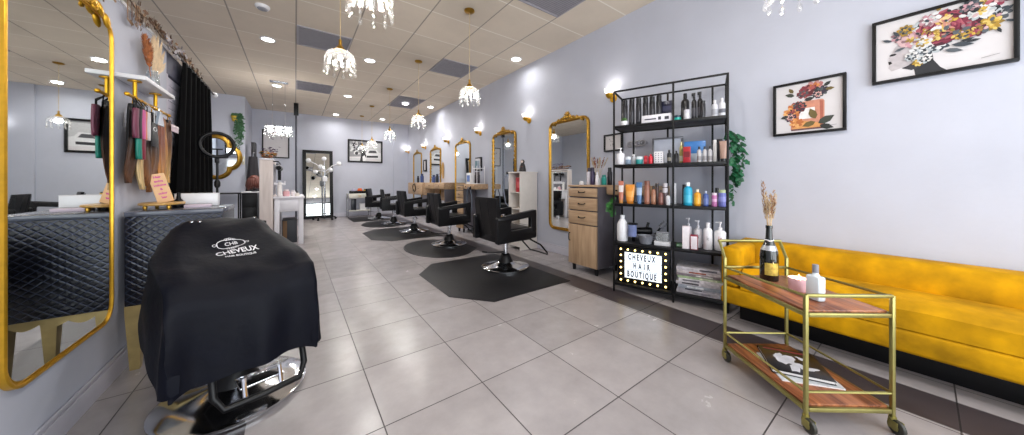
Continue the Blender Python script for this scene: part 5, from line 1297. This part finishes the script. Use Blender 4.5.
jar('cream_jar', 'low cream jar at the near right corner of the vanity', 'jar', (.03, 6.62, ZV), .035, .06, '#e2dcd4', '#d0c8c0')
t = thing('storage_crate', 'dark crate with a brown end panel under the white vanity', 'crate', (-.08, 7.0, 0))
a = MB(); a.box((0, 0, .21), (.22, .5, .42), .01); a.build('body', mat('crate_dark', '#2f3238', .5), t)
a = MB(); a.box((-.07, -.2525, .21), (.06, .005, .38), .001); a.build('panel', mat('crate_brown', '#7a5a38', .6), t)
# flowers on the tall cabinet
random.seed(9)
t = thing('autumn_flowers', 'orange and yellow flower arrangement lying along the top of the tall cabinet', 'flowers', (-.395, 6.95, 1.5025))
a = MB(); a.box((0, 0, .02), (.1, .7, .04), .01); a.build('trough', mat('basket_brown', '#6a4a32', .7), t)
for nm, c, n, zz in (('orange_blooms', '#c9762e', 26, .07), ('yellow_blooms', '#d3a23e', 18, .08), ('plum_blooms', '#5d4a6a', 14, .17), ('leaves', '#4a4a2e', 22, .06)):
    a = MB()
    for k in range(n):
        c0_ = Vector((random.uniform(-.1, .12), random.uniform(-.42, .4) if nm != 'plum_blooms' else random.uniform(-.1, .2), zz+random.uniform(-.02, .04)))
        if nm == 'plum_blooms': a.tube([(c0_.x, c0_.y, .03), tuple(c0_)], .002, 4)
        for j in range(6):
            q = j*1.05+random.random(); d_ = Vector((cos(q), sin(q), .5)); s_ = Vector((-sin(q), cos(q), 0))*.012; a.poly([c0_, c0_+d_*.022-s_, c0_+d_*.036, c0_+d_*.022+s_])
    a.build(nm, mat('bloom_'+nm, c, .7, var=.3), t, norm=False)
# black storage unit with wigs left of the cabinet
t = thing('black_storage_unit', 'black storage unit standing left of the tall white cabinet', 'cabinet', (-.76, 8.4, 0))
a = MB(); a.box((0, 0, .45), (.24, .5, .86), .006); a.build('body', blackp, t)
a = MB(); a.box((0, 0, .892), (.26, .52, .02), .004); a.build('top', white, t)
for k in range(3): a = MB(); a.box((0, -.256, .17+.27*k), (.22, .012, .25), .003); a.build('drawer', blackm, t)
def wig(p, c1, c2, lb):
    t = thing('wig', lb, 'wig', p)
    a = MB(); a.lathe([(.05, 0), (.05, .012), (.015, .02), (.015, .16)], n=14); a.build('stand', blackp, t)
    a = MB(); a.ball((0, 0, .24), .1, (1, 1, 1.1), 14)
    for k in range(26):
        q = 2*pi*k/26; l = random.uniform(.12, .2); a.tube([(.085*cos(q), .085*sin(q), .28), (.115*cos(q), .115*sin(q), .2), (.125*cos(q+.1), .125*sin(q+.1), .2-l*.5), (.11*cos(q), .11*sin(q), .22-l)], .02, 6, radii=[.015, .024, .022, .008])
    a.build('hair', hairm(c1, c2), t, sharp=80)
wig((-.70, 8.32, .9025), '#6e3a2e', '#8a4a36', 'rust red wig on a stand on the black storage unit'); 
t = thing('hanging_coat', 'dark coat hanging behind the rust red wig left of the tall cabinet', 'coat', (-.80, 9.25, .75))
a = MB(); rows = []
for i in range(9):
    f = i/8; rows.append([((.07+.06*f)*cos(q)*(1+.12*cos(6*q)), (.05+.03*f)*sin(q)*(1+.12*cos(6*q)), .95-.95*f) for q in [2*pi*j/28 for j in range(28)]])
a.grid(rows, closed_v=True, cap=True); a.build('cloth', mat('dark_cloth', '#2c2a2e', .85), t, sharp=80)
a = MB(); a.tube([(0, 0, .94), (0, 0, 1.02), (.0, .1, 1.06), (.0, .348, 1.06)], .006, 6); a.build('hanger', chrome, t)

# ------------------------------------------------------------------ back wall: standing mirror, colour processor, trolley
t = thing('standing_mirror', 'tall black framed mirror leaning on the back wall', 'mirror', (.565, 10.70, .012)); t.rotation_euler.x = R(-7)
a = MB(); w, h = .78, 2.08
for c, d_ in (((0, 0, h-.045), (w, .035, .09)), ((0, 0, .045), (w, .035, .09)), ((-w/2+.045, 0, h/2), (.09, .035, h-.18)), ((w/2-.045, 0, h/2), (.09, .035, h-.18))): a.box(c, d_, .004)
a.build('frame', blackm, t)
a = MB(); a.box((0, .004, h/2), (w-.17, .008, h-.17)); a.build('glass', mirror_m, t)
t = thing('color_processor', 'white hair colour processor with jointed lamp arms on a wheeled stand', 'hair processor', (.70, 10.28, 0))
for k in range(5):
    q = 2*pi*k/5+.3; a = MB(); a.tube([(0, 0, .11), (.16*cos(q), .16*sin(q), .10), (.29*cos(q), .29*sin(q), .07)], .016, 8); o = a.build('foot', blackm, t)
    a = MB(); a.cyl((.29*cos(q)-.012*sin(q), .29*sin(q)+.012*cos(q), .032), (.29*cos(q)+.012*sin(q), .29*sin(q)-.012*cos(q), .032), .031, n=16); a.build('caster', blackp, o)
a = MB(); a.cyl((0, 0, .09), (0, 0, 1.2), .022); a.cyl((0, 0, 1.2), (0, 0, 1.45), .016); a.build('pole', chrome, t)
a = MB(); a.box((0, -.02, 1.2), (.12, .09, .16), .02); a.build('control_box', whitep, t)
for (x, y, z), (ex, ez) in zip(((-.40, -.05, 1.72), (-.03, -.1, 1.78), (.36, -.02, 1.66), (-.11, -.12, 1.55), (.14, -.12, 1.46), (-.24, -.08, 1.40)), ((-.1, 1.45),)*6):
    a = MB(); a.tube([(0, 0, 1.4), (x*.5, y*.4, (z+1.4)/2+.05), (x, y, z)], .012, 7); o = a.build('arm', whitep, t)
    rx = Matrix.Rotation(R(70), 3, 'X') @ Matrix.Rotation(R(20 if x > 0 else -20), 3, 'Y')
    a = MB(); a.lathe([(0, .045), (.035, .042), (.06, .015), (.066, -.015), (.06, -.015), (.05, .008), (0, .02)], (x, y, z), 20, rx); a.build('lamp_head', whitep, o)
    a = MB(); a.lathe([(0, -.01), (.052, -.01), (.052, -.03), (0, -.03)], (x, y, z), 16, rx); a.build('grille', blackp, o)
t = thing('trolley_cart', 'cream trolley cart with one drawer and thin metal legs against the back wall', 'cart', (1.655, 10.66, 0))
cw = mat('trolley_cream', '#d9d6cc', .45); w, d = .66, .36
a = MB(); a.box((0, 0, .665), (w-.02, d-.02, .15), .005); a.build('body', cw, t)
a = MB(); a.box((0, -d/2+.005, .665), (w-.06, .014, .12), .003); o = a.build('drawer', cw, t)
a = MB(); a.box((0, -d/2-.008, .665), (.08, .014, .02), .004); a.build('handle', goldp, o)
a = MB(); a.box((0, 0, .2), (w-.02, d-.02, .03), .004); a.build('lower_shelf', cw, t)
for x in (-w/2+.012, w/2-.012):
    for y in (-d/2+.012, d/2-.012): a = MB(); a.box((x, y, .385), (.024, .024, .71), .002); o = a.build('leg', greyp, t); a = MB(); a.cyl((x-.009, y, .019), (x+.009, y, .019), .0185, n=14); a.build('wheel', blackp, o)
t = thing('black_tray', 'shallow black tray holding jars on top of the cream trolley', 'tray', (1.66, 10.66, .7405))
a = MB(); a.box((0, 0, .008), (.54, .24, .014), .002)
for c, d_ in (((0, -.117, .05), (.54, .008, .07)), ((0, .117, .05), (.54, .008, .07)), ((-.266, 0, .05), (.008, .23, .07)), ((.266, 0, .05), (.008, .23, .07))): a.box(c, d_, .002)
a.build('body', blackp, t)
jar('clear_jar', 'clear lilac jar at the left in the black trolley tray', 'jar', (1.50, 10.65, .7565), .06, .15, '#b9b6d0', '#c9c6d6')
jar('orange_tub', 'bright orange tub in the black trolley tray', 'tub', (1.68, 10.63, .7565), .075, .15, '#e8602a', '#ec7a3a')
jar('yellow_bottle', 'small yellow bottle right of the orange tub in the trolley tray', 'bottle', (1.82, 10.63, .7565), .035, .13, '#d9b03a', '#3a3a2a')
t = thing('dark_canister', 'tall dark box on the lower shelf of the cream trolley', 'box', (1.50, 10.62, .2155))
a = MB(); a.box((0, 0, .17), (.13, .12, .34), .006); a.build('body', pm('#23252e'), t); a = MB(); a.box((0, 0, .348), (.134, .124, .014), .003); a.build('lid', blackp, t)
t = thing('white_bin', 'low white bin on the lower shelf of the cream trolley', 'bin', (1.77, 10.62, .2155))
a = MB(); a.grid([[(x*k, y*k, z) for x, y in ((-.1, -.08), (.1, -.08), (.1, .08), (-.1, .08))] for z, k in ((0, .85), (.2, 1), (.2, .94), (.01, .8))], closed_v=True, cap=True); a.build('body', whitep, t)

# ------------------------------------------------------------------ things on the stations
def stick_vase(p, lb):
    t = thing('reed_vase', lb, 'vase', p)
    a = MB(); a.lathe([(.028, 0), (.03, .005), (.03, .07), (.016, .085), (.016, .095)], n=18); a.build('jar', whitep, t)
    for k in range(9):
        q = 2*pi*k/9; e = (.05+.03*(k % 3)); a = MB(); a.tube([(.006*cos(q), .006*sin(q), .05), (e*.5*cos(q), e*.5*sin(q), .19), (e*cos(q), e*sin(q), .30)], .0018, 5); a.mi = 1 if k % 2 else 0
        plume(a, (e*.6*cos(q), e*.6*sin(q), .2), (e*1.1*cos(q), e*1.1*sin(q), .33), .014, 60); a.build('reed', [straw, mat('red_brown_plume', '#8a4a2c', .85, var=.3)], t, norm=False)
ZC = 1.0675
stick_vase((2.98, 2.33, ZC), 'white jar with tan and red brown dried stems on the oak cabinet')
jar('white_mug', 'small white cup on the front left of the oak cabinet', 'cup', (2.885, 2.50, ZC), .03, .05, '#e9e8ea', '#e4e3e6')
jar('white_bottle', 'white bottle left of the purple bottle on the oak cabinet', 'bottle', (2.93, 2.42, ZC), .028, .21, '#e3e0e8', '#3a3348')
jar('purple_bottle', 'dark purple bottle in the middle of the oak cabinet top', 'bottle', (2.90, 2.345, ZC), .026, .21, '#34294a', '#241d33')
jar('white_tube', 'slim white tube right of the purple bottle on the oak cabinet', 'bottle', (2.91, 2.285, ZC), .02, .15, '#e6e4e8', '#d9d6dc')
jar('teal_bottle', 'teal bottle at the right front corner of the oak cabinet', 'bottle', (3.0, 2.255, ZC), .032, .12, '#2b9c92', '#1f7a74')
jar('black_bottle', 'black bottle at the back right corner of the oak cabinet', 'bottle', (3.10, 2.245, ZC), .03, .21, '#202028', '#16161a')
t = thing('hair_dryer', 'black hair dryer standing nose down on the oak cabinet top', 'hair dryer', (3.12, 2.52, ZC))
a = MB(); a.lathe([(.026, 0), (.036, .02), (.04, .12), (.034, .16), (0, .165)], n=18); a.build('barrel', blackp, t); a = MB(); a.cyl((-.02, -.02, .12), (-.09, -.06, .16), .015, .013); a.build('handle', blackp, t)
t = thing('figurine', 'small dark hooded figurine with a red and white front on the white bookcase', 'figurine', (3.07, 3.93, 1.2725))
a = MB(); a.lathe([(.055, 0), (.06, .02), (.045, .1), (.03, .14), (.02, .155)], n=18); a.ball((0, 0, .17), .036); a.build('body', mat('figurine_dark', '#2a2426', .5), t)
a = MB(); a.lathe([(.058, .012), (.047, .09)], n=18, cap=False); bmesh.ops.delete(a.bm, geom=[f for f in a.bm.faces if f.calc_center_median().x > -.02], context='FACES'); a.build('robe_front', mat('figurine_red', '#a8342e', .5, var=.4), t, norm=False)
a = MB(); a.ball((-.022, -.012, .168), .022); a.build('face', mat('figurine_face', '#e2cfc6', .5), t)
t = thing('red_box', 'red box on the upper open shelf of the white bookcase', 'box', (3.05, 3.95, .9385))
a = MB(); a.box((0, 0, .12), (.12, .12, .24), .004); a.build('body', mat('red_pack', '#b92a36', .4), t); a = MB(); a.box((-.0605, 0, .12), (.001, .08, .1)); a.build('label', pm('#d9666a'), t)
t = thing('white_carton', 'white carton with blue print on the short oak drawer by the third mirror', 'box', (3.10, 5.745, 1.0605))
a = MB(); a.box((0, 0, .12), (.18, .19, .24), .004); a.build('body', whitep, t); a = MB(); a.box((-.0905, 0, .12), (.001, .13, .14)); a.build('print', pm('#6f8fd0', var=.4), t)
t = thing('bottle_rack', 'small white two tier rack on the short oak drawer by the third mirror', 'rack', (3.13, 5.515, 1.0605))
for y in (-.09, .09):
    for x in (-.09, .09): a = MB(); a.box((x, y, .19), (.012, .012, .38), .002); a.build('post', whitep, t)
for z in (.008, .33): a = MB(); a.box((0, 0, z), (.2, .188, .012), .002); a.build('shelf', whitep, t)
for y, z, c, lb in ((5.455, .015, '#2a2028', 'left dark bottle on the lower tier of the small white rack'), (5.515, .015, '#3a2426', 'middle dark bottle on the lower tier of the small white rack'), (5.575, .015, '#241c22', 'right dark bottle on the lower tier of the small white rack'), (5.47, .3365, '#9aa6b4', 'grey bottle on the upper tier of the small white rack'), (5.56, .3365, '#6a8a94', 'blue grey bottle on the upper tier of the small white rack')):
    jar('product_bottle', lb, 'bottle', (3.10, y, 1.0605+z), .027, .24 if z < .1 else .2, c, '#3a3036' if z < .1 else '#d8d8dc')
jar('black_bottle', 'black bottle on the long oak desk under the fourth mirror', 'bottle', (3.12, 7.75, 1.0905), .035, .2, '#1b1c24', '#121318')
jar('blue_bottle', 'blue bottle on the long oak desk under the fourth mirror', 'bottle', (3.10, 7.95, 1.0905), .045, .21, '#3a4f8a', '#1d2a52')
jar('black_bottle', 'black bottle on the deep oak drawer box near the back corner', 'bottle', (3.10, 9.25, 1.0905), .035, .2, '#1b1c24', '#121318')
jar('blue_bottle', 'blue bottle on the deep oak drawer box near the back corner', 'bottle', (3.05, 8.75, 1.0905), .05, .26, '#2f4278', '#1d2a52')
def cord(nm, lb, p, pts, r, m):
    t = thing(nm, lb, 'hose', p); a = MB(); a.tube(pts, r, 7); a.build('hose', m, t); a = MB(); a.lathe([(r*1.8, 0), (r*1.8, .05)], pts[-1], 10); a.build('plug', blackp, t)
gc = mat('grey_cord', '#5d6674', .5)
cord('coiled_hose', 'black coiled cord hung on the front of the deep oak drawer box', (2.925, 9.1, .93), [(.003*cos(q*3), .12*sin(q)*(1+.05*cos(q*.5)), .12*cos(q)) for q in [6.28*2.4*k/60 for k in range(61)]], .011, blackp)
cord('coiled_hose', 'grey hose loop hanging below the short oak drawer by the third mirror', (2.94, 5.55, .97), [(0, -.02, 0), (-.01, .05, .02), (-.01, .1, -.08), (0, .12, -.3), (0, .08, -.5), (0, -.02, -.56), (0, -.1, -.4), (0, -.09, -.15), (0, -.02, -.02)], .012, gc)
cord('coiled_hose', 'pale blue cord loop hanging on the wall at the second gold mirror', (3.24, 4.62, 1.15), [(0, 0, .12), (-.01, .07, .02), (-.01, .1, -.2), (0, .05, -.45), (0, -.05, -.5), (0, -.1, -.25), (0, -.06, 0), (0, -.01, .1)], .012, mat('pale_cord', '#9aa4ba', .5))
t = thing('hair_extension', 'long blonde hair extension hanging beside the fourth gold mirror', 'hair extension', (W-.02, 7.75, 1.62))
a = MB(); rows = []
for i in range(12):
    f = i/11; ww = .05*(1+.7*sin(pi*min(1, f*1.1))); rows.append([(.014*cos(q), ww*sin(q)+.02*sin(f*4), -.42*f) for q in [2*pi*j/16 for j in range(16)]])
a.grid(rows, closed_v=True, cap=True); a.build('hair_weft', hairm('#c79a52', '#d9b06a'), t, sharp=80)
a = MB(); a.box((0, 0, .01), (.02, .05, .03), .003); a.build('clip', goldp, t)
# ------------------------------------------------------------------ daylight, camera, view
for i, x in enumerate((-2.1, -.65, .8, 2.3)):
    l = lamp('daylight_window', 'AREA', (x, -1.79, 1.45), 60, None, (.86, .93, 1), 1.0); l.data.shape = 'RECTANGLE'; l.data.size = 1.35; l.data.size_y = 2.6
    l.rotation_euler = (R(90), 0, 0); l.data.cycles.is_portal = True
w = bpy.data.worlds.new('World'); SC.world = w; w.use_nodes = True
bg = w.node_tree.nodes['Background']; bg.inputs[0].default_value = (.9, .95, 1, 1); bg.inputs[1].default_value = 5.5
cam = bpy.data.cameras.new('camera'); co = bpy.data.objects.new('camera', cam); COL.objects.link(co)
co.location = (0, 0, 1.1); co.rotation_euler = (R(90), 0, -.6278)
cam.sensor_width = 36; cam.lens = 36*298.7/1024; cam.shift_y = -(217.5-182.2)/1024; cam.clip_start = .02
SC.camera = co
SC.view_settings.view_transform = 'Standard'; SC.view_settings.look = 'None'; SC.view_settings.gamma = 1; SC.view_settings.use_curve_mapping = False
SC.view_settings.exposure = .07
SC.cycles.use_denoising = True; SC.cycles.max_bounces = 10; SC.cycles.diffuse_bounces = 5; SC.cycles.glossy_bounces = 5; SC.cycles.transparent_max_bounces = 24
SC.cycles.sample_clamp_indirect = 6; SC.cycles.caustics_reflective = False; SC.cycles.caustics_refractive = False
